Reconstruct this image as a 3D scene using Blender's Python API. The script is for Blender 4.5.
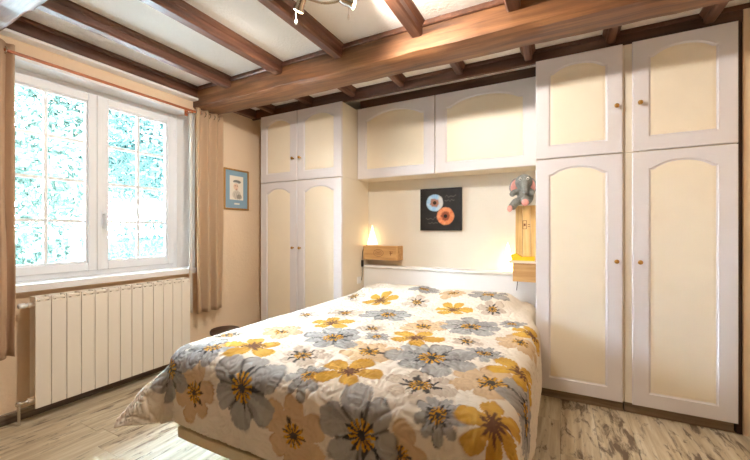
import bpy, bmesh, math, random
import numpy as np
from mathutils import Vector, Matrix, noise as mnoise

# ------------------------------------------------------------------ reset
for o in list(bpy.data.objects):
    bpy.data.objects.remove(o, do_unlink=True)
scene = bpy.context.scene
COL = scene.collection
random.seed(7)
rng = np.random.default_rng(11)
PI = math.pi


def lin(c):
    c = [v / 255.0 for v in c]
    return tuple((v / 12.92 if v <= 0.04045 else ((v + 0.055) / 1.055) ** 2.4) for v in c)


# ------------------------------------------------------------------ camera
cam_d = bpy.data.cameras.new('camera')
cam_d.sensor_width = 36.0
cam_d.lens = 353.0 / 750.0 * 36.0
cam_d.shift_y = 1.0 / 750.0
cam_d.clip_start = 0.05
cam = bpy.data.objects.new('camera', cam_d)
COL.objects.link(cam)
cam.location = (0.0, 0.0, 1.2)
cam.rotation_euler = (PI / 2, 0.0, math.radians(27.7))
scene.camera = cam

# ------------------------------------------------------------------ sky
world = bpy.data.worlds.new('sky')
scene.world = world
world.use_nodes = True
wn = world.node_tree.nodes
wn['Background'].inputs['Color'].default_value = (0.72, 0.87, 1.0, 1.0)
wn['Background'].inputs['Strength'].default_value = 82.0

# ------------------------------------------------------------------ exposure
vs = scene.view_settings
vs.view_transform = 'Standard'
vs.look = 'None'
vs.gamma = 1.0
vs.use_curve_mapping = False
vs.exposure = 0.85
scene.cycles.diffuse_bounces = 8
scene.cycles.max_bounces = 14

SPOT_POWER = (58.0, 28.0, 30.0)     # the three ceiling spot heads


# ================================================================== helpers
class MB:
    """collects shapes, builds ONE mesh object"""

    def __init__(self):
        self.bm = bmesh.new()

    def box(self, x0, x1, y0, y1, z0, z1, bev=0.0, seg=1):
        b = bmesh.new()
        bmesh.ops.create_cube(b, size=1.0)
        for v in b.verts:
            v.co = Vector(((x0 + x1) / 2 + v.co.x * (x1 - x0), (y0 + y1) / 2 + v.co.y * (y1 - y0),
                           (z0 + z1) / 2 + v.co.z * (z1 - z0)))
        if bev > 0:
            bmesh.ops.bevel(b, geom=list(b.edges), offset=bev, segments=seg, affect='EDGES', profile=0.5)
        self._merge(b)
        return self

    def _merge(self, b, mat=None):
        if mat is not None:
            bmesh.ops.transform(b, matrix=mat, verts=list(b.verts))
        me = bpy.data.meshes.new('tmp')
        b.to_mesh(me)
        b.free()
        self.bm.from_mesh(me)
        bpy.data.meshes.remove(me)

    def cyl(self, p0, p1, r0, r1=None, seg=16, caps=True):
        if r1 is None:
            r1 = r0
        p0, p1 = Vector(p0), Vector(p1)
        d = p1 - p0
        b = bmesh.new()
        bmesh.ops.create_cone(b, cap_ends=caps, segments=seg, radius1=r0, radius2=max(r1, 1e-5), depth=d.length)
        q = Vector((0, 0, 1)).rotation_difference(d.normalized())
        self._merge(b, Matrix.Translation((p0 + p1) / 2) @ q.to_matrix().to_4x4())
        return self

    def ell(self, c, r, seg=16, rot=None):
        b = bmesh.new()
        bmesh.ops.create_uvsphere(b, u_segments=seg, v_segments=max(6, seg // 2 + 2), radius=1.0)
        m = Matrix.Diagonal((r[0], r[1], r[2], 1.0))
        if rot is not None:
            m = rot.to_4x4() @ m
        self._merge(b, Matrix.Translation(Vector(c)) @ m)
        return self

    def tube(self, pts, r, seg=10):
        pts = [Vector(p) for p in pts]
        n = len(pts)
        rings = []
        prev = None
        for i, p in enumerate(pts):
            t = (pts[min(i + 1, n - 1)] - pts[max(i - 1, 0)]).normalized()
            if prev is None:
                a = t.orthogonal().normalized()
            else:
                a = (prev - t * prev.dot(t)).normalized()
            prev = a
            c = t.cross(a)
            rr = r[i] if isinstance(r, (list, tuple)) else r
            rings.append([self.bm.verts.new(p + (a * math.cos(2 * PI * k / seg) + c * math.sin(2 * PI * k / seg)) * rr)
                          for k in range(seg)])
        for i in range(n - 1):
            for k in range(seg):
                self.bm.faces.new((rings[i][k], rings[i][(k + 1) % seg], rings[i + 1][(k + 1) % seg], rings[i + 1][k]))
        self.bm.faces.new(list(reversed(rings[0])))
        self.bm.faces.new(rings[-1])
        return self

    def lathe(self, prof, origin, axis=(0, 0, 1), seg=20):
        """prof: list of (radius, height) along axis"""
        q = Vector((0, 0, 1)).rotation_difference(Vector(axis).normalized())
        o = Vector(origin)
        rings = []
        for r, h in prof:
            rings.append([self.bm.verts.new(o + q @ Vector((r * math.cos(2 * PI * k / seg), r * math.sin(2 * PI * k / seg), h)))
                          for k in range(seg)])
        for i in range(len(prof) - 1):
            for k in range(seg):
                self.bm.faces.new((rings[i][k], rings[i][(k + 1) % seg], rings[i + 1][(k + 1) % seg], rings[i + 1][k]))
        self.bm.faces.new(list(reversed(rings[0])))
        self.bm.faces.new(rings[-1])
        return self

    def poly_prism(self, pts2, fn, d0, d1):
        """pts2: outline; fn(a,b,d) -> xyz"""
        lo = [self.bm.verts.new(fn(a, b, d0)) for a, b in pts2]
        hi = [self.bm.verts.new(fn(a, b, d1)) for a, b in pts2]
        n = len(pts2)
        self.bm.faces.new(lo)
        self.bm.faces.new(list(reversed(hi)))
        for i in range(n):
            self.bm.faces.new((lo[i], hi[i], hi[(i + 1) % n], lo[(i + 1) % n]))
        return self

    def build(self, name, mat, parent=None, smooth=False, angle=None):
        bmesh.ops.recalc_face_normals(self.bm, faces=list(self.bm.faces))
        me = bpy.data.meshes.new(name)
        self.bm.to_mesh(me)
        self.bm.free()
        if mat is not None:
            me.materials.append(mat)
        if smooth:
            if angle is None:
                me.polygons.foreach_set('use_smooth', [True] * len(me.polygons))
            else:
                me.polygons.foreach_set('use_smooth', [True] * len(me.polygons))
                try:
                    me.set_sharp_from_angle(angle=math.radians(angle))
                except Exception:
                    pass
        return link(name, me, parent)


def link(name, me, parent=None):
    o = bpy.data.objects.new(name, me)
    COL.objects.link(o)
    if parent is not None:
        o.parent = parent
        o.matrix_parent_inverse = Matrix.Translation(-parent_loc(parent))
    return o


def parent_loc(p):
    # parts keep world coordinates: only a top-level thing carries an offset
    return p.location.copy() if p.parent is None else Vector((0, 0, 0))


def empty(name, loc, label, cat, group=None):
    o = bpy.data.objects.new(name, None)
    o.empty_display_size = 0.05
    o.location = loc
    COL.objects.link(o)
    return tag(o, label, cat, group)


def tag(o, label, cat, group=None):
    o['label'] = label
    o['category'] = cat
    if group:
        o['group'] = group
    return o


def structure(o, label=None):
    o['kind'] = 'structure'
    if label:
        o['label'] = label
    return o


# ------------------------------------------------------------------ materials
def new_mat(name):
    m = bpy.data.materials.new(name)
    m.use_nodes = True
    nt = m.node_tree
    b = nt.nodes['Principled BSDF']
    return m, nt, b


def paint(name, col, rough=0.5, var=0.04, scale=3.0, bump=0.0, bscale=60.0, spec=0.4, metal=0.0):
    """plain finish with faint mottling and optional fine relief"""
    m, nt, b = new_mat(name)
    c = lin(col)
    tc = nt.nodes.new('ShaderNodeNewGeometry')
    n = nt.nodes.new('ShaderNodeTexNoise')
    n.inputs['Scale'].default_value = scale
    n.inputs['Detail'].default_value = 4
    nt.links.new(tc.outputs['Position'], n.inputs['Vector'])
    r = nt.nodes.new('ShaderNodeValToRGB')
    r.color_ramp.elements[0].position = 0.3
    r.color_ramp.elements[1].position = 0.7
    r.color_ramp.elements[0].color = tuple(max(0, v * (1 - var)) for v in c) + (1,)
    r.color_ramp.elements[1].color = tuple(min(1, v * (1 + var)) for v in c) + (1,)
    nt.links.new(n.outputs['Fac'], r.inputs['Fac'])
    nt.links.new(r.outputs['Color'], b.inputs['Base Color'])
    b.inputs['Roughness'].default_value = rough
    b.inputs['Specular IOR Level'].default_value = spec
    b.inputs['Metallic'].default_value = metal
    if bump > 0:
        n2 = nt.nodes.new('ShaderNodeTexNoise')
        n2.inputs['Scale'].default_value = bscale
        n2.inputs['Detail'].default_value = 5
        nt.links.new(tc.outputs['Position'], n2.inputs['Vector'])
        bp = nt.nodes.new('ShaderNodeBump')
        bp.inputs['Strength'].default_value = bump
        bp.inputs['Distance'].default_value = 0.01
        nt.links.new(n2.outputs['Fac'], bp.inputs['Height'])
        nt.links.new(bp.outputs['Normal'], b.inputs['Normal'])
    return m


def wood(name, dark, mid, light, axis, rough=0.5, scale=1.0, bump=0.25, knots=False, spec=0.4, rnd=True):
    m, nt, b = new_mat(name)
    geo = nt.nodes.new('ShaderNodeNewGeometry')
    mp = nt.nodes.new('ShaderNodeMapping')
    s = [26.0 * scale] * 3
    s['xyz'.index(axis)] = 1.6 * scale
    mp.inputs['Scale'].default_value = s
    src = geo.outputs['Position']
    if rnd:
        oi = nt.nodes.new('ShaderNodeObjectInfo')
        mul = nt.nodes.new('ShaderNodeMath'); mul.operation = 'MULTIPLY'; mul.inputs[1].default_value = 13.7
        nt.links.new(oi.outputs['Random'], mul.inputs[0])
        va = nt.nodes.new('ShaderNodeVectorMath'); va.operation = 'ADD'
        nt.links.new(src, va.inputs[0]); nt.links.new(mul.outputs[0], va.inputs[1])
        src = va.outputs[0]
    nt.links.new(src, mp.inputs['Vector'])
    n = nt.nodes.new('ShaderNodeTexNoise')
    n.inputs['Scale'].default_value = 1.0
    n.inputs['Detail'].default_value = 8
    n.inputs['Roughness'].default_value = 0.62
    n.inputs['Distortion'].default_value = 0.6
    nt.links.new(mp.outputs['Vector'], n.inputs['Vector'])
    r = nt.nodes.new('ShaderNodeValToRGB')
    e = r.color_ramp.elements
    e[0].position = 0.30; e[0].color = lin(dark) + (1,)
    e[1].position = 0.72; e[1].color = lin(light) + (1,)
    k = e.new(0.5); k.color = lin(mid) + (1,)
    nt.links.new(n.outputs['Fac'], r.inputs['Fac'])
    n2 = nt.nodes.new('ShaderNodeTexNoise')
    n2.inputs['Scale'].default_value = 2.3
    n2.inputs['Detail'].default_value = 3
    nt.links.new(src, n2.inputs['Vector'])
    mx = nt.nodes.new('ShaderNodeMix'); mx.data_type = 'RGBA'; mx.blend_type = 'MULTIPLY'
    mx.inputs['Factor'].default_value = 0.55
    rr = nt.nodes.new('ShaderNodeValToRGB')
    rr.color_ramp.elements[0].position = 0.3; rr.color_ramp.elements[0].color = (0.6, 0.55, 0.5, 1)
    rr.color_ramp.elements[1].position = 0.65; rr.color_ramp.elements[1].color = (1.0, 1.0, 1.0, 1)
    nt.links.new(n2.outputs['Fac'], rr.inputs['Fac'])
    nt.links.new(r.outputs['Color'], mx.inputs['A']); nt.links.new(rr.outputs['Color'], mx.inputs['B'])
    nt.links.new(mx.outputs['Result'], b.inputs['Base Color'])
    b.inputs['Roughness'].default_value = rough
    b.inputs['Specular IOR Level'].default_value = spec
    bp = nt.nodes.new('ShaderNodeBump')
    bp.inputs['Strength'].default_value = bump
    bp.inputs['Distance'].default_value = 0.004
    nt.links.new(n.outputs['Fac'], bp.inputs['Height'])
    nt.links.new(bp.outputs['Normal'], b.inputs['Normal'])
    return m


def floor_mat():
    m, nt, b = new_mat('whitewashed floor boards')
    geo = nt.nodes.new('ShaderNodeNewGeometry')
    oi = nt.nodes.new('ShaderNodeObjectInfo')
    mul = nt.nodes.new('ShaderNodeMath'); mul.operation = 'MULTIPLY'; mul.inputs[1].default_value = 23.0
    nt.links.new(oi.outputs['Random'], mul.inputs[0])
    va = nt.nodes.new('ShaderNodeVectorMath'); va.operation = 'ADD'
    nt.links.new(geo.outputs['Position'], va.inputs[0]); nt.links.new(mul.outputs[0], va.inputs[1])

    def nz(sx, sy, det, rough, dist):
        mp = nt.nodes.new('ShaderNodeMapping'); mp.inputs['Scale'].default_value = (sx, sy, 1)
        nt.links.new(va.outputs[0], mp.inputs['Vector'])
        n = nt.nodes.new('ShaderNodeTexNoise'); n.inputs['Scale'].default_value = 1.0
        n.inputs['Detail'].default_value = det; n.inputs['Roughness'].default_value = rough
        n.inputs['Distortion'].default_value = dist
        nt.links.new(mp.outputs['Vector'], n.inputs['Vector'])
        return n.outputs['Fac']

    base = nz(30, 2.0, 6, 0.6, 0.3)
    wear = nz(24, 6.0, 8, 0.66, 0.6)
    zone = nz(2.2, 0.9, 3, 0.5, 0.0)
    r = nt.nodes.new('ShaderNodeValToRGB')
    e = r.color_ramp.elements
    e[0].position = 0.28; e[0].color = lin((176, 158, 130)) + (1,)
    e[1].position = 0.7; e[1].color = lin((232, 224, 204)) + (1,)
    k = e.new(0.48); k.color = lin((206, 192, 164)) + (1,)
    nt.links.new(base, r.inputs['Fac'])
    # worn dark streaks: where wear + zone pass a threshold
    ad = nt.nodes.new('ShaderNodeMath'); ad.operation = 'MULTIPLY_ADD'
    nt.links.new(zone, ad.inputs[0]); ad.inputs[1].default_value = 0.32
    nt.links.new(wear, ad.inputs[2])
    r2 = nt.nodes.new('ShaderNodeValToRGB')
    r2.color_ramp.elements[0].position = 0.70; r2.color_ramp.elements[0].color = (0, 0, 0, 1)
    r2.color_ramp.elements[1].position = 0.81; r2.color_ramp.elements[1].color = (0.85, 0.85, 0.85, 1)
    nt.links.new(ad.outputs[0], r2.inputs['Fac'])
    mx = nt.nodes.new('ShaderNodeMix'); mx.data_type = 'RGBA'
    nt.links.new(r2.outputs['Color'], mx.inputs['Factor'])
    nt.links.new(r.outputs['Color'], mx.inputs['A'])
    mx.inputs['B'].default_value = lin((88, 66, 47)) + (1,)
    nt.links.new(mx.outputs['Result'], b.inputs['Base Color'])
    b.inputs['Roughness'].default_value = 0.38
    b.inputs['Specular IOR Level'].default_value = 0.5
    bp = nt.nodes.new('ShaderNodeBump'); bp.inputs['Strength'].default_value = 0.15
    bp.inputs['Distance'].default_value = 0.003
    nt.links.new(wear, bp.inputs['Height']); nt.links.new(bp.outputs['Normal'], b.inputs['Normal'])
    return m


def printed(name, rough=0.8, bump=0.0, bscale=700.0, spec=0.25):
    """print whose colours are stored on the cloth or paper"""
    m, nt, b = new_mat(name)
    a = nt.nodes.new('ShaderNodeVertexColor'); a.layer_name = 'print'
    nt.links.new(a.outputs['Color'], b.inputs['Base Color'])
    b.inputs['Roughness'].default_value = rough
    b.inputs['Specular IOR Level'].default_value = spec
    if bump > 0:
        geo = nt.nodes.new('ShaderNodeNewGeometry')
        n = nt.nodes.new('ShaderNodeTexNoise'); n.inputs['Scale'].default_value = bscale
        nt.links.new(geo.outputs['Position'], n.inputs['Vector'])
        bp = nt.nodes.new('ShaderNodeBump'); bp.inputs['Strength'].default_value = bump
        bp.inputs['Distance'].default_value = 0.002
        nt.links.new(n.outputs['Fac'], bp.inputs['Height']); nt.links.new(bp.outputs['Normal'], b.inputs['Normal'])
    return m


def emit(name, col, strength, base=(240, 235, 225)):
    m, nt, b = new_mat(name)
    b.inputs['Base Color'].default_value = lin(base) + (1,)
    b.inputs['Emission Color'].default_value = lin(col) + (1,)
    b.inputs['Emission Strength'].default_value = strength
    return m


def glass_mat():
    m, nt, b = new_mat('window glass')
    nt.nodes.remove(b)
    out = nt.nodes['Material Output']
    t = nt.nodes.new('ShaderNodeBsdfTransparent'); t.inputs['Color'].default_value = (0.95, 0.98, 0.98, 1)
    g = nt.nodes.new('ShaderNodeBsdfGlossy'); g.inputs['Roughness'].default_value = 0.02
    f = nt.nodes.new('ShaderNodeFresnel'); f.inputs['IOR'].default_value = 1.3
    mx = nt.nodes.new('ShaderNodeMixShader')
    nt.links.new(f.outputs[0], mx.inputs[0]); nt.links.new(t.outputs[0], mx.inputs[1]); nt.links.new(g.outputs[0], mx.inputs[2])
    nt.links.new(mx.outputs[0], out.inputs['Surface'])
    return m


def fabric(name, col, transl=0.3, rough=0.9):
    m, nt, b = new_mat(name)
    out = nt.nodes['Material Output']
    c = lin(col)
    geo = nt.nodes.new('ShaderNodeNewGeometry')
    n = nt.nodes.new('ShaderNodeTexNoise'); n.inputs['Scale'].default_value = 220.0
    nt.links.new(geo.outputs['Position'], n.inputs['Vector'])
    r = nt.nodes.new('ShaderNodeValToRGB')
    r.color_ramp.elements[0].color = tuple(v * 0.88 for v in c) + (1,)
    r.color_ramp.elements[1].color = tuple(min(1, v * 1.08) for v in c) + (1,)
    nt.links.new(n.outputs['Fac'], r.inputs['Fac'])
    nt.links.new(r.outputs['Color'], b.inputs['Base Color'])
    b.inputs['Roughness'].default_value = rough
    b.inputs['Specular IOR Level'].default_value = 0.15
    t = nt.nodes.new('ShaderNodeBsdfTranslucent')
    nt.links.new(r.outputs['Color'], t.inputs['Color'])
    mx = nt.nodes.new('ShaderNodeMixShader'); mx.inputs[0].default_value = transl
    nt.links.new(b.outputs[0], mx.inputs[1]); nt.links.new(t.outputs[0], mx.inputs[2])
    nt.links.new(mx.outputs[0], out.inputs['Surface'])
    return m


M = {}
M['wall'] = paint('cream wall paint', (235, 213, 186), 0.85, 0.03, 2.0, 0.25, 45.0, 0.2)
M['niche'] = paint('pale niche wall paint', (224, 217, 204), 0.8, 0.02, 2.0, 0.12, 60.0, 0.2)
M['ceiling'] = paint('white ceiling plaster', (246, 245, 242), 0.9, 0.02, 4.0, 0.5, 55.0, 0.1)
M['white'] = paint('white gloss paint', (238, 238, 238), 0.35, 0.015, 5.0)
M['pvc'] = paint('white window plastic', (242, 246, 252), 0.3, 0.01, 5.0)
M['door'] = paint('pale lilac grey door paint', (226, 222, 224), 0.42, 0.015, 4.0, 0.05, 80.0)
M['panel'] = paint('cream door panel paint', (242, 231, 210), 0.45, 0.02, 5.0, 0.05, 80.0)
M['carcass'] = paint('off white cabinet side', (236, 228, 212), 0.5, 0.015, 4.0)
M['groove'] = paint('tan moulding shade', (196, 166, 122), 0.6, 0.05, 8.0)
M['brass'] = paint('aged brass', (176, 132, 66), 0.3, 0.08, 60.0, metal=0.85)
M['radiator'] = paint('cream enamel radiator', (244, 237, 226), 0.35, 0.01, 4.0)
M['beam'] = wood('main beam oak', (78, 49, 29), (124, 82, 50), (158, 112, 73), 'x', 0.42, 0.9, 0.35, spec=0.5)
M['joist'] = wood('dark joist wood', (66, 41, 30), (100, 64, 47), (128, 86, 64), 'y', 0.45, 0.8, 0.25, spec=0.5)
M['rail'] = wood('dark cornice wood', (54, 32, 22), (80, 48, 34), (100, 62, 44), 'x', 0.5, 0.8, 0.25)
M['post'] = wood('dark post wood', (44, 27, 20), (64, 40, 29), (82, 54, 40), 'z', 0.6, 0.8, 0.25)
M['floor'] = floor_mat()
M['base'] = wood('worn grey brown skirting', (84, 70, 58), (124, 108, 92), (164, 148, 130), 'y', 0.5, 0.9, 0.15)
M['plinth'] = wood('worn grey brown plinth', (104, 88, 72), (148, 130, 110), (186, 168, 146), 'x', 0.5, 0.9, 0.15)
M['rod'] = wood('reddish curtain pole', (150, 84, 52), (178, 104, 66), (196, 124, 84), 'y', 0.35, 1.0, 0.05)
M['curtain'] = fabric('beige curtain cloth', (222, 198, 168), 0.40)
M['curtain_dark'] = fabric('brown curtain cloth', (194, 164, 136), 0.15)
M['lining'] = fabric('white curtain lining', (240, 236, 230), 0.45)
M['glass'] = glass_mat()
M['chrome'] = paint('satin nickel', (205, 200, 190), 0.25, 0.02, 30.0, metal=1.0)
M['tan_metal'] = paint('beige bed rail lacquer', (206, 188, 154), 0.4, 0.03, 6.0)
M['mattress'] = paint('white mattress ticking', (230, 226, 218), 0.9, 0.02, 20.0)
M['quilt'] = printed('printed quilt cotton', 0.85, 0.15, 500.0)
M['print'] = printed('satin print', 0.5)
M['paper'] = printed('matt print', 0.9)
M['black'] = paint('black canvas edge', (22, 20, 19), 0.6, 0.1, 40.0)
M['cable'] = paint('black cable', (25, 24, 24), 0.5, 0.1, 40.0)
M['gold'] = wood('gold wood frame', (158, 112, 56), (186, 138, 74), (206, 160, 96), 'z', 0.4, 2.0, 0.1)
M['pine_x'] = wood('pine crate board', (190, 142, 88), (216, 172, 116), (230, 192, 140), 'x', 0.6, 1.2, 0.1)
M['pine_z'] = wood('pine upright board', (206, 158, 92), (230, 188, 122), (240, 204, 146), 'z', 0.6, 1.2, 0.1)
M['stamp'] = paint('brown crate stamp ink', (120, 72, 36), 0.8, 0.15, 80.0)
M['lamp'] = emit('dim lit lamp shade', (255, 214, 150), 1.5)
M['lamp_bright'] = emit('bright lit lamp shade', (255, 214, 140), 5.0)
M['bulb'] = emit('lit spot lens', (255, 226, 180), 14.0)
M['plush'] = paint('grey plush', (150, 152, 148), 1.0, 0.18, 60.0, 0.8, 260.0, 0.05)
M['pink'] = paint('pink plush', (226, 160, 150), 1.0, 0.08, 60.0, 0.6, 260.0, 0.05)
M['eye'] = paint('black bead', (16, 15, 15), 0.15, 0.05, 40.0)
M['eyewhite'] = paint('white felt', (235, 232, 226), 0.8, 0.03, 40.0)
M['yellow'] = paint('yellow paper', (240, 190, 30), 0.7, 0.05, 20.0)
M['slab'] = paint('pale pink white shelf', (244, 226, 212), 0.5, 0.03, 10.0)
M['stool'] = wood('dark stool wood', (50, 33, 24), (76, 52, 38), (98, 70, 52), 'x', 0.45, 1.0, 0.2)
M['crystal'] = paint('clear crystal drop', (240, 238, 232), 0.05, 0.01, 10.0, spec=0.8)
M['leaf'] = paint('green leaves', (50, 62, 56), 0.95, 0.15, 1.2, spec=0.0)
M['leaf2'] = paint('blue green leaves', (46, 60, 57), 0.95, 0.15, 1.2, spec=0.0)
M['bark'] = paint('tree bark', (110, 94, 78), 0.9, 0.2, 12.0, 0.5, 30.0)
M['bounce_yard'] = paint('pale bounce gravel', (222, 223, 222), 0.95, 0.12, 3.0)  # invented yard surface, kept pale to reflect daylight onto the ceiling
M['render'] = paint('outside render', (226, 220, 208), 0.9, 0.04, 3.0)

# ================================================================== room shell
XL, XR, YB, YF, ZC = -3.04, 1.0, 3.33, -1.3, 2.53      # left, right, back (headboard) wall, wall behind camera, ceiling
WY0, WY1, WZ0, WZ1 = 0.78, 2.08, 0.86, 2.29            # window opening at the frame
TH = 0.36                                              # outer wall thickness
XW = -3.20                                             # inner face of the window frame

# floor: base slab and planks
fl = MB().box(XL - 0.0, XR, YF, YB, -0.08, -0.012).build('floor', M['base'])
structure(fl, 'worn whitewashed wooden plank floor')
pw = 0.19
pm = MB().box(0.0008, 1 - 0.0008, 0, 1, -0.0125, 0.0, 0).build('plank', M['floor'], fl)
plank_me = pm.data
bpy.data.objects.remove(pm)
x = XL
ci = 0
pr = random.Random(3)
while x < XR - 0.01:
    w = min(pw, XR - x)
    y = YF
    first = True
    while y < YB - 0.01:
        L = 1.28 if not first else pr.uniform(0.3, 1.28)
        first = False
        L = min(L, YB - y)
        if YB - y - L < 0.12:
            L = YB - y
        o = link('plank', plank_me, fl)
        o.location = (x + 0.0006, y + 0.0008, 0.0 - pr.uniform(0, 0.0006))
        o.scale = (w - 0.0012, L - 0.0016, 1)
        y += L
    x += w
    ci += 1

ce = MB().box(XL - TH, XR + 0.1, YF - 0.1, YB + 0.1, ZC, ZC + 0.1).build('ceiling', M['ceiling'])
structure(ce, 'white plaster ceiling between dark wooden beams')

# left wall with splayed window opening
OY0, OY1, OZ0, OZ1 = 0.70, 2.15, 0.86, 2.31
wl = MB()
wl.box(XL - TH, XL, YF, OY0, 0, ZC)
wl.box(XL - TH, XL, OY1, YB, 0, ZC)
wl.box(XL - TH, XL, OY0, OY1, 0, OZ0 - 0.045)
wl.box(XL - TH, XL, OY0, OY1, OZ1, ZC)
wlo = structure(wl.build('wall_left', M['wall']), 'cream plastered wall around the window')
# white splayed reveals (prisms between the opening and the frame)
rv = MB()
for (ya, yb) in ((OY0, WY0), (OY1, WY1)):
    rv.poly_prism([(XL, ya), (XW - 0.07, ya), (XW - 0.07, yb), (XW, yb)], lambda a, b_, d: (a, b_, d), OZ0 - 0.03, OZ1)
rv.box(XW - 0.07, XL, OY0, OY1, OZ1 - 0.02, OZ1)
rv.build('window_reveal', M['white'], wlo)
wb = structure(MB().box(XL - TH, XR + 0.1, YB, YB + 0.1, 0, ZC).build('wall_back', M['niche']), 'pale wall behind the bed')
wr = structure(MB().box(XR, XR + 0.1, YF, YB, 0, ZC).box(0.95, XR, 2.835, YB, 0, ZC).build('wall_right', M['wall']), 'cream wall at the right edge')
wf = structure(MB().box(XL - TH, XR + 0.1, YF - 0.1, YF, 0, ZC).build('wall_front', M['wall']), 'cream wall facing the bed')

# skirting
structure(MB().box(XL, XL + 0.014, YF, YB - 0.52, 0, 0.07, 0.004).build('baseboard_left', M['base']), 'low grey brown wooden skirting under the radiator')
structure(MB().box(XL + 0.014, XR, YF, YF + 0.014, 0, 0.07, 0.004).build('baseboard_front', M['plinth']), 'low grey brown wooden skirting facing the bed')
structure(MB().box(XR - 0.014, XR, YF + 0.014, 2.834, 0, 0.07, 0.004).build('baseboard_right', M['base']), 'low grey brown wooden skirting on the right wall')

# ------------------------------------------------------------------ beams (parts of the ceiling)
def rough_beam(name, x0, x1, y0, y1, z0, z1, mat, amp=0.008, nx=60):
    """hand hewn beam along x with wavy arrises"""
    bm = bmesh.new()
    rings = []
    prof = [(0, 0.10), (0.10, 0), (0.5, -0.03), (0.9, 0), (1, 0.10), (1, 0.55), (1, 1), (0.5, 1), (0, 1), (0, 0.55)]
    for i in range(nx + 1):
        xx = x0 + (x1 - x0) * i / nx
        ring = []
        for j, (a, c) in enumerate(prof):
            p = Vector((xx, y0 + (y1 - y0) * a, z0 + (z1 - z0) * c))
            if c < 0.9:
                n = mnoise.noise_vector(Vector((xx * 2.6, j * 1.7 + y0 * 5, 3.1)))
                n2 = mnoise.noise_vector(Vector((xx * 7.0, j * 2.3 + y0 * 5, 9.1)))
                p.y += n.y * amp + n2.y * amp * 0.5
                p.z += n.z * amp * 1.2 + n2.z * amp * 0.5
            ring.append(bm.verts.new(p))
        rings.append(ring)
    k = len(prof)
    for i in range(nx):
        for j in range(k):
            bm.faces.new((rings[i][j], rings[i][(j + 1) % k], rings[i + 1][(j + 1) % k], rings[i + 1][j]))
    bm.faces.new(rings[0]); bm.faces.new(rings[-1])
    m = MB(); m.bm.free(); m.bm = bm
    return m.build(name, mat, ce, smooth=True, angle=35)


BEAM_Y0, BEAM_Y1 = 2.13, 2.38
rough_beam('main_beam', XL, XR, BEAM_Y0, BEAM_Y1, 2.335, ZC, M['beam'])
rough_beam('main_beam', XL, XR, 0.52, 0.80, 2.335, ZC, M['beam'], 0.012)
# slim mouldings where the main beam meets the plaster
MB().box(XL, XR, BEAM_Y0 - 0.02, BEAM_Y0, ZC - 0.035, ZC, 0.006).build('beam_moulding', M['joist'], ce)
MB().box(XL, XR, BEAM_Y1, BEAM_Y1 + 0.018, ZC - 0.03, ZC, 0.006).build('beam_moulding', M['joist'], ce)


def joist(xc, y0, y1, w=0.075, h=0.085):
    m = MB()
    prof = [(-w / 2, -h + 0.010), (-w / 2 + 0.010, -h), (w / 2 - 0.010, -h), (w / 2, -h + 0.010), (w / 2, -0.035),
            (w / 2 + 0.008, -0.03), (w / 2 + 0.022, -0.012), (w / 2 + 0.022, 0),
            (-w / 2 - 0.022, 0), (-w / 2 - 0.022, -0.012), (-w / 2 - 0.008, -0.03), (-w / 2, -0.035)]
    m.poly_prism(prof, lambda a, b_, d: (xc + a, d, ZC + b_), y0, y1)
    return m.build('joist', M['joist'], ce)


for xc in (-2.565, -1.985, -1.42, -0.815, -0.235, 0.35, 0.90):
    joist(xc, 0.80, BEAM_Y0 - 0.0)
for xc in (-2.5, -1.92, -1.3, -0.7, -0.1, 0.5):
    joist(xc, YF, 0.52)
for xc in (-2.73, -2.23, -1.73, -1.23, -0.72, -0.21, 0.30, 0.80):
    joist(xc, BEAM_Y1, 2.84, 0.055, 0.07)
# joist lying against the window wall, with a white bead under it
MB().box(XL, XL + 0.075, 0.80, BEAM_Y0, 2.425, ZC, 0.008).build('wall_joist', M['joist'], ce)
MB().box(XL + 0.075, XL + 0.095, 0.80, BEAM_Y0, ZC - 0.03, ZC, 0.006).build('wall_joist_moulding', M['joist'], ce)
MB().box(XL, XL + 0.085, 0.80, BEAM_Y0, 2.405, 2.425, 0.004).build('white_bead', M['white'], ce)
MB().box(XL, XL + 0.075, BEAM_Y1, 2.84, 2.44, ZC, 0.008).build('wall_joist', M['joist'], ce)
# dark cornice over the wardrobes and over the bridging cupboards
MB().box(XL, XR, 2.84, 2.87, 2.432, ZC, 0.005).build('cornice_beam', M['rail'], ce)
MB().box(XL, XR, 2.828, 2.84, 2.50, ZC, 0.004).build('cornice_moulding', M['rail'], ce)
MB().box(-1.82, -0.16, 3.13, 3.18, 2.434, ZC, 0.005).build('cornice_beam', M['rail'], ce)
# dark post in the corner right of the wardrobes
structure(MB().box(0.922, 0.9495, 2.845, 2.92, 0, ZC, 0.004).build('trim_1', M['post']), 'dark wooden corner post right of the wardrobes')

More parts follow.
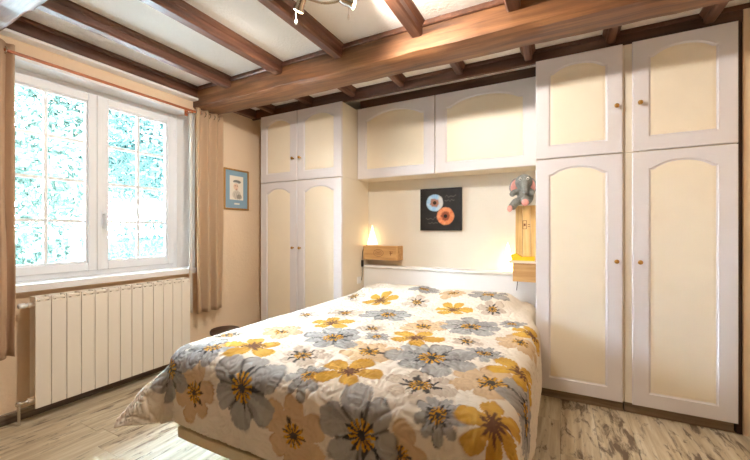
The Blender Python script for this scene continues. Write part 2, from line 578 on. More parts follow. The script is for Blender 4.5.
# ------------------------------------------------------------------ window
wi = bpy.data.objects.new('window_1', None)
wi.location = (XW, (WY0 + WY1) / 2, WZ0)
COL.objects.link(wi)
structure(wi, 'white two casement window with small panes above the radiator')
fr = MB()
fw = 0.045
fr.box(XW - 0.07, XW, WY0, WY0 + fw, WZ0, WZ1, 0.004)
fr.box(XW - 0.07, XW, WY1 - fw, WY1, WZ0, WZ1, 0.004)
fr.box(XW - 0.07, XW, WY0 + fw, WY1 - fw, WZ0, WZ0 + fw, 0.004)
fr.box(XW - 0.07, XW, WY0 + fw, WY1 - fw, WZ1 - fw, WZ1, 0.004)
fr.build('outer_frame', M['pvc'], wi)
ymid = (WY0 + WY1) / 2
for s, (ya, yb) in enumerate(((WY0 + fw - 0.008, ymid - 0.002), (ymid + 0.002, WY1 - fw + 0.008))):
    za, zb = WZ0 + fw - 0.008, WZ1 - fw + 0.008
    st = 0.064
    xa, xb = XW - 0.045, XW + 0.022
    c = MB()
    c.box(xa, xb, ya, ya + st, za, zb, 0.006)
    c.box(xa, xb, yb - st, yb, za, zb, 0.006)
    c.box(xa, xb, ya + st, yb - st, za, za + st, 0.006)
    c.box(xa, xb, ya + st, yb - st, zb - st, zb, 0.006)
    # inner glazing bead
    bd = 0.012
    for (p0, p1, q0, q1) in ((ya + st, ya + st + bd, za + st, zb - st), (yb - st - bd, yb - st, za + st, zb - st),
                             (ya + st + bd, yb - st - bd, za + st, za + st + bd), (ya + st + bd, yb - st - bd, zb - st - bd, zb - st)):
        c.box(XW - 0.02, XW + 0.008, p0, p1, q0, q1, 0.003)
    cas = c.build('casement', M['pvc'], wi)
    gy0, gy1, gz0, gz1 = ya + st + bd, yb - st - bd, za + st + bd, zb - st - bd
    gm = (gy0 + gy1) / 2
    bw = 0.011
    MB().box(XW - 0.026, XW - 0.004, gm - bw, gm + bw, gz0, gz1, 0.003).build('glazing_bar', M['pvc'], cas)
    rows = [gz0 + (gz1 - gz0) * k / 4 for k in range(5)]
    for k in (1, 2, 3):
        for (p, q) in ((gy0, gm - bw), (gm + bw, gy1)):
            MB().box(XW - 0.026, XW - 0.004, p, q, rows[k] - bw, rows[k] + bw, 0.003).build('glazing_bar', M['pvc'], cas)
    for k in range(4):
        for (p, q) in ((gy0, gm - bw), (gm + bw, gy1)):
            z0_ = rows[k] + (bw if k else 0)
            z1_ = rows[k + 1] - (bw if k < 3 else 0)
            MB().box(XW - 0.017, XW - 0.013, p, q, z0_, z1_).build('pane', M['glass'], cas)
    if s == 1:
        h = MB()
        hy = ya + 0.032
        h.box(xb, xb + 0.010, hy - 0.014, hy + 0.014, 1.22, 1.36, 0.004)
        h.cyl((xb + 0.008, hy, 1.33), (xb + 0.045, hy, 1.33), 0.010, seg=12)
        h.tube([(xb + 0.043, hy, 1.338), (xb + 0.047, hy, 1.30), (xb + 0.046, hy + 0.004, 1.25), (xb + 0.040, hy + 0.006, 1.21)], [0.011, 0.0105, 0.0095, 0.008])
        h.build('window_handle', M['pvc'], cas, smooth=True, angle=40)
        MB().box(xb - 0.004, xb + 0.012, ya - 0.014, ya + 0.014, za, zb, 0.004).build('meeting_cover', M['pvc'], cas)
    for hz in (za + 0.15, zb - 0.15):
        hy = ya if s == 0 else yb
        MB().cyl((xb + 0.002, hy, hz - 0.04), (xb + 0.002, hy, hz + 0.04), 0.008, seg=10).build('hinge', M['pvc'], cas, smooth=True, angle=40)
sill = MB().poly_prism([(XW - 0.02, WY0 + 0.0), (XW - 0.02, WY1), (XL, OY1 - 0.002), (XL + 0.05, OY1 - 0.002), (XL + 0.05, OY0 + 0.002), (XL, OY0 + 0.002)],
                       lambda a, b_, d: (a, b_, d), WZ0 - 0.045, WZ0 + 0.0)
sill.build('window_sill', M['white'], wi)

# ------------------------------------------------------------------ outside
structure(MB().box(-40, XL - TH, -30, 40, -0.6, -0.5).build('garden_ground', M['bounce_yard']), 'pale bounce gravel yard outside the window, made up to reflect daylight indoors')  # ground made up pale so daylight bounces up into the room


def leaf_mesh(name, blobs, n, size, mat, parent, seed):
    r = np.random.default_rng(seed)
    vs_, fs_ = [], []
    wts = np.array([b_[3] ** 2 for b_ in blobs]); wts = wts / wts.sum()
    for i in range(n):
        bx, by, bz, br = blobs[r.choice(len(blobs), p=wts)]
        d = r.normal(size=3); d /= np.linalg.norm(d)
        p = np.array([bx, by, bz]) + d * br * r.uniform(0.55, 1.0) * np.array([1, 1, 0.85])
        a = r.normal(size=3); a /= np.linalg.norm(a)
        t = np.cross(a, d); t /= (np.linalg.norm(t) + 1e-6)
        s = size * r.uniform(0.6, 1.3)
        k = len(vs_)
        nrm = np.cross(a, t) * s * 0.12
        vs_ += [p - a * s, p + t * s * 0.42 + nrm, p + a * s, p - t * s * 0.42 + nrm]
        fs_ += [(k, k + 1, k + 2), (k, k + 2, k + 3)]
    me = bpy.data.meshes.new(name)
    me.from_pydata([tuple(v) for v in vs_], [], fs_)
    me.materials.append(mat)
    return link(name, me, parent)


def tree(name, x, y, h, blobs, mat, label, seed, n=5000, size=0.09):
    t = empty(name, (x, y, -0.5), label, 'tree', 'garden trees behind the window')
    m = MB()
    m.tube([(x, y, -0.5), (x + 0.05, y + 0.03, h * 0.4), (x - 0.04, y, h * 0.8), (x, y + 0.05, h)], [0.16, 0.12, 0.08, 0.03], 9)
    r = random.Random(seed)
    for (bx, by, bz, br) in blobs[:6]:
        m.tube([(x, y, max(0.2, min(h * 0.75, bz - 0.5))), ((x + bx) / 2, (y + by) / 2, bz - 0.25), (bx, by, bz)], [0.06, 0.04, 0.015], 6)
    m.build('trunk', M['bark'], t, smooth=True)
    f = leaf_mesh('foliage', blobs, n, size, mat, t, seed)
    return t


def blobset(x, y, z0, z1, rad, n, seed):
    r = random.Random(seed)
    out = []
    for i in range(n):
        z = z0 + (z1 - z0) * r.random()
        k = math.sin(PI * (0.15 + 0.8 * (z - z0) / (z1 - z0)))
        a = r.uniform(0, 2 * PI)
        q = rad * k * r.uniform(0.2, 0.8)
        out.append((x + q * math.cos(a), y + q * math.sin(a), z, rad * r.uniform(0.3, 0.5)))
    return out


tree('garden_tree', -7.2, 1.4, 3.4, blobset(-7.2, 1.4, 0.6, 4.8, 1.9, 22, 1), M['leaf'], 'leafy pale green tree seen through the left casement', 21, 16000, 0.075)
tree('garden_tree', -7.6, 5.0, 4.2, blobset(-7.6, 5.0, 0.6, 5.2, 2.1, 24, 2), M['leaf2'], 'leafy blue green tree seen through the right casement', 22, 16000, 0.075)
tree('garden_tree', -13.0, 5.2, 5.0, blobset(-13.0, 5.2, 1.2, 7.0, 2.6, 24, 3), M['leaf'], 'taller tree behind the two leafy trees outside the window', 23, 10000, 0.11)
tree('garden_tree', -6.6, -1.9, 3.4, blobset(-6.6, -1.9, 0.0, 4.4, 1.8, 24, 4), M['leaf2'], 'unseen leafy tree added beyond the left edge of the window to hold back daylight', 24, 8000, 0.12)  # out of view, added to keep open sky off the niche wall
tree('garden_tree', -8.6, -6.6, 3.6, blobset(-8.6, -6.6, 0.0, 5.0, 2.2, 24, 5), M['leaf'], 'broad unseen tree added in the garden corner farthest from the window to dim daylight', 25, 8000, 0.13)  # also unseen, added to cut the daylight reaching the niche
hb = []
for i in range(26):
    r_ = random.Random(100 + i)
    hb.append((-17.5 + r_.uniform(-0.4, 0.4), -2 + i * 0.55, r_.uniform(-0.1, 1.1), r_.uniform(0.5, 0.8)))
hg = empty('garden_hedge', (-17.5, 4.0, -0.5), 'low clipped hedge far behind the garden trees', 'hedge')
MB().box(-17.8, -17.2, -2, 12.5, -0.5, 0.9, 0.1, 2).build('hedge_core', M['leaf2'], hg)
leaf_mesh('foliage', hb, 7000, 0.09, M['leaf2'], hg, 33)

# ================================================================== wardrobes
def arch_outline(x0, x1, z0, z1, rise, n=18):
    """inner outline of a cathedral panel: list of (x,z) counter-clockwise, z1 = crown of the arch"""
    zs = z1 - rise
    w = x1 - x0
    pts = [(x0, z0), (x1, z0), (x1, zs)]
    sh = 0.07
    for i in range(n + 1):
        s = 1 - i / n
        if s > 1 - sh or s < sh:
            q = (min(s, 1 - s) / sh)
            hgt = 0.10 * q * q
        else:
            q = (s - sh) / (1 - 2 * sh)
            hgt = 0.10 + 0.90 * (1 - abs(2 * q - 1) ** 2.2) ** 0.85
        pts.append((x0 + w * s, zs + rise * hgt))
    pts.append((x0, zs))
    return pts


def door(parent, x0, x1, z0, z1, yf, knob, stile=0.085, rail=0.085, top=0.06, rise=0.05, th=0.02):
    """arched panel door; front plane y=yf, thickness goes to +y. knob = (x,z) or None"""
    inner = arch_outline(x0 + stile, x1 - stile, z0 + rail, z1 - top, rise)
    n = len(inner)
    outer = []
    for i, (px, pz) in enumerate(inner):
        if i == 0: outer.append((x0, z0))
        elif i == 1: outer.append((x1, z0))
        elif i == 2: outer.append((x1, pz))
        elif i == n - 1: outer.append((x0, pz))
        else:
            outer.append((px, z1))
    # corners
    m = MB(); bm = m.bm
    V = lambda p, y: bm.verts.new((p[0], y, p[1]))
    bv = 0.004
    def shrink(p):
        return (min(max(p[0], x0 + bv), x1 - bv), min(max(p[1], z0 + bv), z1 - bv))
    o = [V(shrink(p), yf) for p in outer]
    i0 = [V(p, yf) for p in inner]
    def inset(d_):
        return arch_outline(x0 + stile + d_, x1 - stile - d_, z0 + rail + d_, z1 - top - d_, rise)
    ic = [V(p, yf + 0.006) for p in inset(0.004)]
    ip = [V(p, yf + 0.009) for p in inset(0.012)]
    ctr = V((x1 - bv, z1 - bv), yf); ctl = V((x0 + bv, z1 - bv), yf)
    for k in range(n):
        k2 = (k + 1) % n
        if k == 2:
            bm.faces.new((o[2], ctr, i0[3], i0[2])) if False else None
            bm.faces.new((i0[2], o[2], ctr, o[3], i0[3])) if (Vector(outer[3]) - Vector((x1, z1))).length > 1e-4 else bm.faces.new((i0[2], o[2], o[3], i0[3]))
        elif k == n - 2:
            bm.faces.new((i0[k], o[k], ctl, o[k2], i0[k2]))
        else:
            bm.faces.new((i0[k], o[k], o[k2], i0[k2]))
        bm.faces.new((i0[k], i0[k2], ic[k2], ic[k]))
        bm.faces.new((ic[k], ic[k2], ip[k2], ip[k]))
    # chamfer, sides and back
    co = [(x0, z0), (x1, z0), (x1, z1), (x0, z1)]
    f4 = [V((x0 + bv, z0 + bv), yf), V((x1 - bv, z0 + bv), yf), V((x1 - bv, z1 - bv), yf), V((x0 + bv, z1 - bv), yf)]
    s4 = [V(p, yf + bv) for p in co]
    b4 = [V(p, yf + th) for p in co]
    for k in range(4):
        k2 = (k + 1) % 4
        bm.faces.new((f4[k], f4[k2], s4[k2], s4[k]))
        bm.faces.new((s4[k], s4[k2], b4[k2], b4[k]))
    bm.faces.new(b4)
    bmesh.ops.remove_doubles(bm, verts=list(bm.verts), dist=1e-5)
    d = m.build('door', M['door'], parent)
    # cream panel, raised field
    pnl = MB(); bm = pnl.bm
    a0 = inset(0.010)
    a1 = inset(0.026)
    v0 = [bm.verts.new((p[0], yf + 0.0085, p[1])) for p in a0]
    v1 = [bm.verts.new((p[0], yf + 0.0065, p[1])) for p in a1]
    for k in range(n):
        bm.faces.new((v0[k], v0[(k + 1) % n], v1[(k + 1) % n], v1[k]))
    bm.faces.new(v1)
    v2 = [bm.verts.new((p[0], yf + 0.015, p[1])) for p in a0]
    for k in range(n):
        bm.faces.new((v0[(k + 1) % n], v0[k], v2[k], v2[(k + 1) % n]))
    bm.faces.new(list(reversed(v2)))
    pnl.build('door_panel', M['panel'], d)
    if knob:
        kx, kz = knob
        kb = MB().lathe([(0.0075, 0.0), (0.0075, 0.003), (0.005, 0.006), (0.005, 0.016), (0.011, 0.020), (0.0145, 0.026), (0.013, 0.032), (0.007, 0.036), (0.001, 0.037)],
                        (kx, yf, kz), (0, -1, 0), 18)
        kb.build('knob', M['brass'], d, smooth=True)
    return d


YD = 2.80         # door fronts of the tall wardrobes
YC = 2.822        # carcass fronts
Z0, ZS, ZT = 0.075, 1.712, 2.425


def cabinet(name, x0, x1, z0, z1, yc, label, cat, group, doors, plinth=False, yb=YB - 0.004, bottom_gap=0.0):
    t = empty(name, ((x0 + x1) / 2, (yc + yb) / 2, 0 if plinth else z0), label, cat, group)
    MB().box(x0, x1, yc, yb, z0, z1, 0.002).build('body', M['carcass'], t)
    if plinth:
        MB().box(x0 + 0.004, x1 - 0.004, yc + 0.03, yb - 0.01, 0.0, z0).build('plinth', M['plinth'], t)
    for dd in doors:
        door(t, *dd[:4], yc - 0.022, dd[4], **(dd[5] if len(dd) > 5 else {}))
    return t


# left pair
LX0, LX1, LM = -2.865, -1.825, -2.364
cabinet('wardrobe', LX0, LX1, Z0, ZS, YC, 'tall white two door wardrobe beside the framed portrait, lower unit', 'wardrobe', 'fitted bedroom cupboards',
        [(LX0 + 0.002, LM - 0.003, Z0, ZS - 0.003, (LM - 0.045, 1.03)), (LM + 0.003, LX1 - 0.002, Z0, ZS - 0.003, (LM + 0.045, 1.03))], True)
cabinet('top_cupboard', LX0, LX1, ZS + 0.001, ZT, YC, 'white two door top cupboard above the wardrobe beside the portrait', 'cupboard', 'fitted bedroom cupboards',
        [(LX0 + 0.002, LM - 0.003, ZS + 0.004, ZT, (LM - 0.045, 1.94)), (LM + 0.003, LX1 - 0.002, ZS + 0.004, ZT, (LM + 0.045, 1.94))])
# right column, two separate carcasses with a slim gap
RA0, RA1, RB0, RB1 = -0.157, 0.372, 0.405, 0.918
cabinet('wardrobe', RA0, RA1, Z0, ZS, YC, 'tall single door wardrobe right next to the bed, knob on its right', 'wardrobe', 'fitted bedroom cupboards',
        [(RA0, 0.362, Z0, ZS - 0.003, (0.327, 1.0))], True)
cabinet('top_cupboard', RA0, RA1, ZS + 0.001, ZT, YC, 'white single door top cupboard above the wardrobe next to the bed', 'cupboard', 'fitted bedroom cupboards',
        [(RA0, 0.362, ZS + 0.004, ZT, (0.327, 2.02))])
cabinet('wardrobe', RB0 - 0.032, RB1, Z0, ZS, YC, 'tall single door wardrobe at the far right, knob on its left', 'wardrobe', 'fitted bedroom cupboards',
        [(0.414, RB1, Z0, ZS - 0.003, (0.452, 1.0))], True)
cabinet('top_cupboard', RB0 - 0.032, RB1, ZS + 0.001, ZT, YC, 'white single door top cupboard at the far right', 'cupboard', 'fitted bedroom cupboards',
        [(0.414, RB1, ZS + 0.004, ZT, (0.452, 2.02))])
# bridging cupboards over the bed
BX0, BXM, BX1 = -1.823, -1.005, -0.158
wide = dict(stile=0.095, rail=0.085, top=0.06, rise=0.07)
cabinet('bridging_cupboard', BX0 + 0.0, BXM - 0.001, 1.72, 2.432, 3.10, 'wide bridging cupboard over the bed, nearer the left wardrobe', 'cupboard', 'fitted bedroom cupboards',
        [(BX0 + 0.006, BXM - 0.004, 1.722, 2.43, None, wide)])
cabinet('bridging_cupboard', BXM + 0.001, BX1 - 0.001, 1.72, 2.432, 3.10, 'wide bridging cupboard over the bed, nearer the soft toy', 'cupboard', 'fitted bedroom cupboards',
        [(BXM + 0.004, BX1 - 0.006, 1.722, 2.43, None, wide)])

# ================================================================== headboard
hbd = empty('headboard', (-0.99, 3.26, 0), 'white built in headboard ledge behind the bed', 'headboard')
MB().box(-1.822, -0.158, 3.215, YB - 0.002, 0.0, 0.822, 0.002).build('front_panel', M['white'], hbd)
MB().box(-1.822, -0.158, 3.195, YB - 0.002, 0.822, 0.846, 0.005).build('ledge', M['white'], hbd)

# ================================================================== bed
XB0, XB1, YBF, YBH, ZB = -1.80, -0.12, 1.10, 3.19, 0.60
bed = empty('bed', (-0.96, 2.1, 0), 'double bed with beige metal base under the floral quilt', 'bed')
MB().box(-1.70, -0.26, 1.21, 3.19, 0.28, 0.54, 0.05, 3).build('mattress', M['mattress'], bed, smooth=True, angle=50)
MB().box(-1.70, -0.26, 1.105, 1.145, 0.165, 0.222, 0.008, 2).build('foot_rail', M['tan_metal'], bed)
for xs in (-1.72, -0.28):
    MB().box(xs - 0.0, xs + 0.04, 1.145, 3.19, 0.165, 0.222, 0.006, 2).build('side_rail', M['tan_metal'], bed)
MB().box(-1.68, -0.28, 1.15, 3.19, 0.222, 0.28, 0.006).build('base_board', M['tan_metal'], bed)
for (lx, ly) in ((-1.40, 1.75), (-0.56, 1.75), (-1.55, 2.95), (-0.41, 2.95)):
    MB().cyl((lx, ly, 0.0), (lx, ly, 0.222), 0.022, 0.028, 14).build('leg', M['tan_metal'], bed, smooth=True, angle=40)

# ------------------------------------------------------------------ quilt
RR = 0.085
HANG = 0.398
quilt_res = 0.0052
fx0, fx1, fy0 = XB0 + RR, XB1 - RR, YBF + RR        # flat area limits
U = np.arange(fx0 - HANG, fx1 + HANG + 1e-6, quilt_res)
Vv = np.arange(fy0 - HANG, YBH + 1e-6, quilt_res)
UU, VV = np.meshgrid(U, Vv)


def sstep(a, b_, x):
    t = np.clip((x - a) / (b_ - a), 0, 1)
    return t * t * (3 - 2 * t)


_tab = rng.normal(size=(64, 64))


def vnoise(x, y, seed=0):
    """smooth value noise"""
    x = np.asarray(x) + seed * 17.3; y = np.asarray(y) + seed * 9.7
    xi = np.floor(x).astype(int); yi = np.floor(y).astype(int)
    xf = x - xi; yf = y - yi
    xf = xf * xf * (3 - 2 * xf); yf = yf * yf * (3 - 2 * yf)
    g = lambda i, j: _tab[i % 64, j % 64]
    a = g(xi, yi) * (1 - xf) + g(xi + 1, yi) * xf
    b_ = g(xi, yi + 1) * (1 - xf) + g(xi + 1, yi + 1) * xf
    return (a * (1 - yf) + b_ * yf) * 0.6


def roll(a):
    """distance a past the start of the rounded edge -> (out, drop)"""
    q = RR * PI / 2
    t = np.clip(a, 0, q) / RR
    out = RR * np.sin(t)
    drop = RR * (1 - np.cos(t))
    ex = np.clip(a - q, 0, None)
    return out, drop, ex


aL = np.clip(fx0 - UU, 0, None)
aR = np.clip(UU - fx1, 0, None)
aF = np.clip(fy0 - VV, 0, None)
aS = aL + aR
sgn = np.where(aL > 0, -1.0, 1.0)
th = np.arctan2(aF, aS)          # 0 = side, 90 deg = foot
r_ = np.hypot(aS, aF) * (1 - 0.13 * np.clip(np.sin(2 * th), 0, 1) ** 2)     # rounded quilt corners
out, drop, ex = roll(r_)
corner = np.interp(np.degrees(th), [0, 15, 28, 42, 52, 64, 72, 81, 90], [0, 0.10, 0.55, 1.0, 0.80, 0.26, 0.10, 0.26, 0.10])
corner = np.where((aS > 0) & (aF > 0), corner, 0.0) * sstep(0.0, 0.06, np.minimum(aS, 9)) 
wav_side = 0.03 + 0.035 * vnoise(VV * 3.2, VV * 0 + 1.0, 2)
wav_foot = 0.03 + 0.03 * vnoise(UU * 3.4, UU * 0 + 3.0, 3)
slope = np.where(aF > 0, np.where(aS > 0, 0.0, wav_foot), wav_side) * np.where((aS > 0) & (aF > 0), 0, 1)
blend = np.clip(np.abs(th) / (PI / 2), 0, 1)
slope = wav_side * (1 - blend) + wav_foot * blend + corner * 0.56
out2 = out + ex * slope + 0.045 * corner * sstep(0.0, 0.16, ex)
drop2 = drop + ex * np.sqrt(np.clip(1 - slope ** 2, 0.1, 1))
cx_ = np.clip(UU, fx0, fx1)
cy_ = np.clip(VV, fy0, None)
X = cx_ + sgn * np.cos(th) * out2 * (aS > 0)
Y = cy_ - np.sin(th) * out2 * (aF > 0)
Z = ZB - drop2
# the quilt is squeezed between the wardrobes at the head end
sq = sstep(2.45, 2.80, Y)
X = np.where(aR > 0, X - sq * (0.055 + 0.06 * np.clip(ex, 0, 0.3)), X - sq * 0.055 * sstep(-0.8, fx1, X))
X = np.where(aL > 0, np.maximum(X, -1.815 + 0 * X) * sq + X * (1 - sq), X)
# pillows under the quilt, soft unevenness
pil = sstep(2.55, 2.86, VV) * (1 - 0.8 * sstep(3.08, 3.19, VV))
wd = (np.clip(UU, fx0, fx1) - fx0) / (fx1 - fx0)
pil = pil * (1 - 0.25 * np.exp(-((wd - 0.5) / 0.06) ** 2)) * sstep(-0.02, 0.10, wd) * (1 - sstep(0.90, 1.02, wd))
Z = Z + 0.085 * pil
Z = Z + 0.007 * vnoise(UU * 3.1, VV * 3.1, 5) * np.exp(-drop2 * 6)
Z = Z - 0.012 * sstep(0.25, 0.0, wd) * 0
# quilting relief: meandering stitched channels
g = np.minimum(np.abs(np.sin(7.0 * vnoise(UU * 15, VV * 15, 6) + UU * 20)), np.abs(np.sin(7.0 * vnoise(UU * 15 + 31, VV * 15 + 7, 7) + VV * 20)))
h = 0.0095 * (1 - np.exp(-g * 3.5))
# surface normals for displacement
P = np.stack([X, Y, Z], -1)
du = np.gradient(P, axis=1); dv = np.gradient(P, axis=0)
N = np.cross(du, dv); N /= (np.linalg.norm(N, axis=-1, keepdims=True) + 1e-9)
P = P + N * h[..., None]

# ---- print
base = np.array(lin((232, 224, 212)))
C = np.ones(UU.shape + (3,)) * base
C *= (1 + 0.03 * vnoise(UU * 14, VV * 14, 8))[..., None]
COLR = {
    'gray': np.array(lin((170, 170, 170))), 'gray_d': np.array(lin((112, 113, 115))),
    'yellow': np.array(lin((216, 172, 58))), 'yellow_d': np.array(lin((180, 128, 30))),
    'tan': np.array(lin((208, 172, 118))), 'tan_d': np.array(lin((178, 132, 72))),
    'dusk': np.array(lin((208, 192, 172))), 'dusk_d': np.array(lin((170, 152, 134))),
    'dark': np.array(lin((42, 46, 50))), 'plum': np.array(lin((104, 72, 62))), 'gold': np.array(lin((214, 158, 40))),
}


def put(mask, col, sl):
    C[sl] = C[sl] * (1 - mask[..., None]) + col * mask[..., None]


def flower(u, v, R, kind, rot, npet, seed):
    sl_u = np.where((U > u - R * 1.3) & (U < u + R * 1.3))[0]
    sl_v = np.where((Vv > v - R * 1.3) & (Vv < v + R * 1.3))[0]
    if len(sl_u) == 0 or len(sl_v) == 0:
        return
    sl = (slice(sl_v[0], sl_v[-1] + 1), slice(sl_u[0], sl_u[-1] + 1))
    x = UU[sl] - u; y = VV[sl] - v
    r = np.hypot(x, y) / R
    a = np.arctan2(y, x) + rot
    rd = np.random.default_rng(seed)
    amp = rd.uniform(0.78, 1.05, npet)
    a2 = a + 0.10 * vnoise(x * 9, y * 9, seed)
    k = np.floor((a2 % (2 * PI)) / (2 * PI / npet)).astype(int) % npet
    ph = ((a2 % (2 * PI)) / (2 * PI / npet)) % 1.0          # 0..1 in a petal
    prof = (1 - np.abs(2 * ph - 1) ** 2.6)
    narrow = {'gray': 0.62, 'tan': 0.60, 'dusk': 0.40, 'yellow': 0.16, 'small': 0.34}[kind]
    edge = amp[k] * (narrow + (1 - narrow) * prof ** 0.65) + 0.05 * vnoise(x * 32, y * 32, seed + 3)
    soft = 0.03 / max(R / 0.15, 0.5)
    inside = np.clip((edge - r) / soft, 0, 1)
    wc = 0.5 + 0.9 * vnoise(x * 11, y * 11, seed + 5)
    streak = vnoise(ph * 9 + k * 5, r * 1.4 + 0 * ph, seed + 7)
    if kind in ('gray', 'small'):
        c1, c2 = COLR['gray'], COLR['gray_d']
        wgt = np.clip(0.18 + 0.35 * wc * 0.6 + 0.45 * (streak > 0.35) * (1 - r) + 0.2 * streak, 0, 0.9)
        alpha = 0.88
    elif kind == 'yellow':
        c1, c2 = COLR['yellow'], COLR['yellow_d']
        wgt = np.clip(0.2 + 0.5 * wc + 0.25 * streak, 0, 1) * 0.8
        alpha = 0.94
    elif kind == 'tan':
        c1, c2 = COLR['tan'], COLR['tan_d']
        wgt = np.clip(0.1 + 0.6 * wc * r, 0, 1)
        alpha = 0.72
    else:
        c1, c2 = COLR['dusk'], COLR['dusk_d']
        wgt = np.clip(0.1 + 0.5 * wc, 0, 0.8)
        alpha = 0.75
    col = c1 * (1 - wgt[..., None]) + c2 * wgt[..., None]
    m = inside * alpha
    C[sl] = C[sl] * (1 - m[..., None]) + col * m[..., None]
    # petal rims drawn here and there with a darker line
    rim = np.exp(-((edge - r) / (0.035)) ** 2) * np.clip(vnoise(np.cos(a) * 2.2 + 5, np.sin(a) * 2.2 + 5, seed + 9) * 2.0 + 0.1, 0, 1)
    rc = {'gray': COLR['dark'], 'small': COLR['dark'], 'yellow': COLR['yellow_d'], 'tan': COLR['tan_d'], 'dusk': COLR['dusk_d']}[kind]
    put(np.clip(rim, 0, 1) * 0.8, rc, sl)
    # gaps between petals as dark ink wedges near the heart
    if kind in ('gray', 'small'):
        g = np.exp(-((np.minimum(ph, 1 - ph)) / 0.07) ** 2) * (r < 0.62) * (r > 0.1)
        put(g * 0.75, COLR['dark'], sl)
    # heart: ragged star
    ns = 9 if kind != 'yellow' else 11
    sp = rd.uniform(0.25, 0.52, ns) * {'gray': 0.85, 'small': 0.85, 'yellow': 0.8, 'tan': 0.8, 'dusk': 1.2}[kind]
    ak = ((a + 0.25 * vnoise(x * 20, y * 20, seed + 11)) % (2 * PI)) / (2 * PI / ns)
    kk = np.floor(ak).astype(int) % ns
    pp = ak % 1.0
    star = sp[kk] * (1 - np.abs(2 * pp - 1)) ** 0.7 + 0.10
    sm = np.clip((star - r) / 0.05, 0, 1)
    put(sm * 0.92, COLR['plum'] if kind == 'yellow' else COLR['dark'], sl)
    if kind != 'yellow':
        # yellow stamens
        gs = (np.sin(a * 13 + seed) * 0.5 + 0.5) * (r < 0.30) * (r > 0.09)
        put(np.clip((gs - 0.42) * 4, 0, 1) * 0.95, COLR['gold'], sl)


CAM = np.array([0, 0, 1.2]); ca, sa = math.cos(math.radians(27.7)), math.sin(math.radians(27.7))


def cloth_uv(px, py):
    """where a spot of the printed pattern lies on the flat cloth (survey of the pattern)"""
    u = (px - 375) / 353.0; v = (231 - py) / 353.0
    d = np.array([-sa + u * ca, ca + u * sa, v])
    q = RR * PI / 2
    p = None
    for t in np.arange(0.8, 4.5, 0.004):          # first meeting with the bed top, pillows included
        p = CAM + d * t
        zt = ZB + 0.004 + 0.085 * float(sstep(2.55, 2.86, np.array(p[1])))
        if p[2] <= zt:
            break
    if p[1] >= fy0 - 0.03 and p[0] <= fx1 + 0.03:
        return p[0], p[1]
    if p[0] > fx1 + 0.03:
        t = XB1 / d[0]; p2 = CAM + d * t
        if 0.2 < p2[2] < ZB:
            return fx1 + q - RR + (ZB - p2[2]), p2[1]
        return p[0], p[1]
    t = (YBF - 0.01) / d[1]; p = CAM + d * t
    return p[0], fy0 - (q - RR + (ZB - p[2]))


FL = [  # px, py, radius (m), kind, petals
    (281, 332, .13, 'tan', 5), (346, 313, .13, 'dusk', 6), (424, 326, .15, 'tan', 6), (453, 293, .13, 'tan', 6), (369, 352, .16, 'tan', 6),
    (420, 386, .15, 'dusk', 6), (303, 355, .14, 'dusk', 6), (492, 384, .17, 'tan', 6), (520, 343, .13, 'tan', 6), (194, 393, .15, 'tan', 6),
    (293, 436, .155, 'tan', 6), (305, 315, .11, 'dusk', 5), (227, 336, .11, 'dusk', 5), (400, 455, .10, 'tan', 5), (467, 342, .10, 'dusk', 6),
    (373, 329, .10, 'dusk', 6), (417, 302, .12, 'dusk', 6), (496, 310, .12, 'dusk', 6), (354, 295, .12, 'dusk', 5),
    (241, 388, .20, 'gray', 6), (361, 436, .175, 'gray', 6), (432, 358, .20, 'gray', 7), (471, 327, .19, 'gray', 7), (388, 315, .18, 'gray', 7),
    (333, 338, .18, 'gray', 7), (492, 295, .18, 'gray', 6), (424, 289, .14, 'gray', 6), (214, 349, .14, 'gray', 6), (169, 369, .15, 'gray', 6),
    (434, 420, .095, 'small', 9), (296, 374, .11, 'small', 9), (484, 354, .11, 'small', 9), (377, 337, .09, 'small', 8), (512, 325, .10, 'small', 8),
    (524, 420, .17, 'gray', 6),
    (253, 347, .17, 'yellow', 5), (349, 372, .155, 'yellow', 5), (332, 323, .16, 'yellow', 5), (416, 338, .16, 'yellow', 5), (453, 310, .16, 'yellow', 6),
    (381, 300, .16, 'yellow', 6), (491, 432, .145, 'yellow', 6), (520, 370, .14, 'yellow', 5), (537, 336, .15, 'yellow', 5),
]
for i, (px, py, R, kind, npet) in enumerate(FL):
    u, v = cloth_uv(px, py)
    flower(u, v, R * (1.08 if kind in ('gray', 'tan') else 1.0), kind, 0.7 * i + 0.3, npet, 40 + i)
# the unseen left overhang carries the same print
for i, (u, v, R, kind, npet) in enumerate([(-1.98, 1.75, .15, 'yellow', 5), (-2.0, 2.2, .17, 'gray', 6), (-1.97, 2.65, .14, 'tan', 6)]):
    flower(u, v, R, kind, 0.9 * i, npet, 140 + i)
C = np.clip(C, 0, 1)

ny, nx = UU.shape
idx = np.arange(nx * ny).reshape(ny, nx)
quads = np.stack([idx[:-1, :-1], idx[:-1, 1:], idx[1:, 1:], idx[1:, :-1]], -1).reshape(-1, 4)
me = bpy.data.meshes.new('quilt')
me.vertices.add(nx * ny)
me.vertices.foreach_set('co', P.reshape(-1).astype(np.float32))
me.loops.add(len(quads) * 4)
me.loops.foreach_set('vertex_index', quads.reshape(-1).astype(np.int32))
me.polygons.add(len(quads))
me.polygons.foreach_set('loop_start', np.arange(0, len(quads) * 4, 4, dtype=np.int32))
me.polygons.foreach_set('loop_total', np.full(len(quads), 4, dtype=np.int32))
me.polygons.foreach_set('use_smooth', np.ones(len(quads), dtype=bool))
me.update(calc_edges=True)
ca_ = me.color_attributes.new('print', 'FLOAT_COLOR', 'POINT')
ca_.data.foreach_set('color', np.concatenate([C.reshape(-1, 3), np.ones((nx * ny, 1))], 1).reshape(-1).astype(np.float32))
me.materials.append(M['quilt'])
quilt = link('quilt', me)
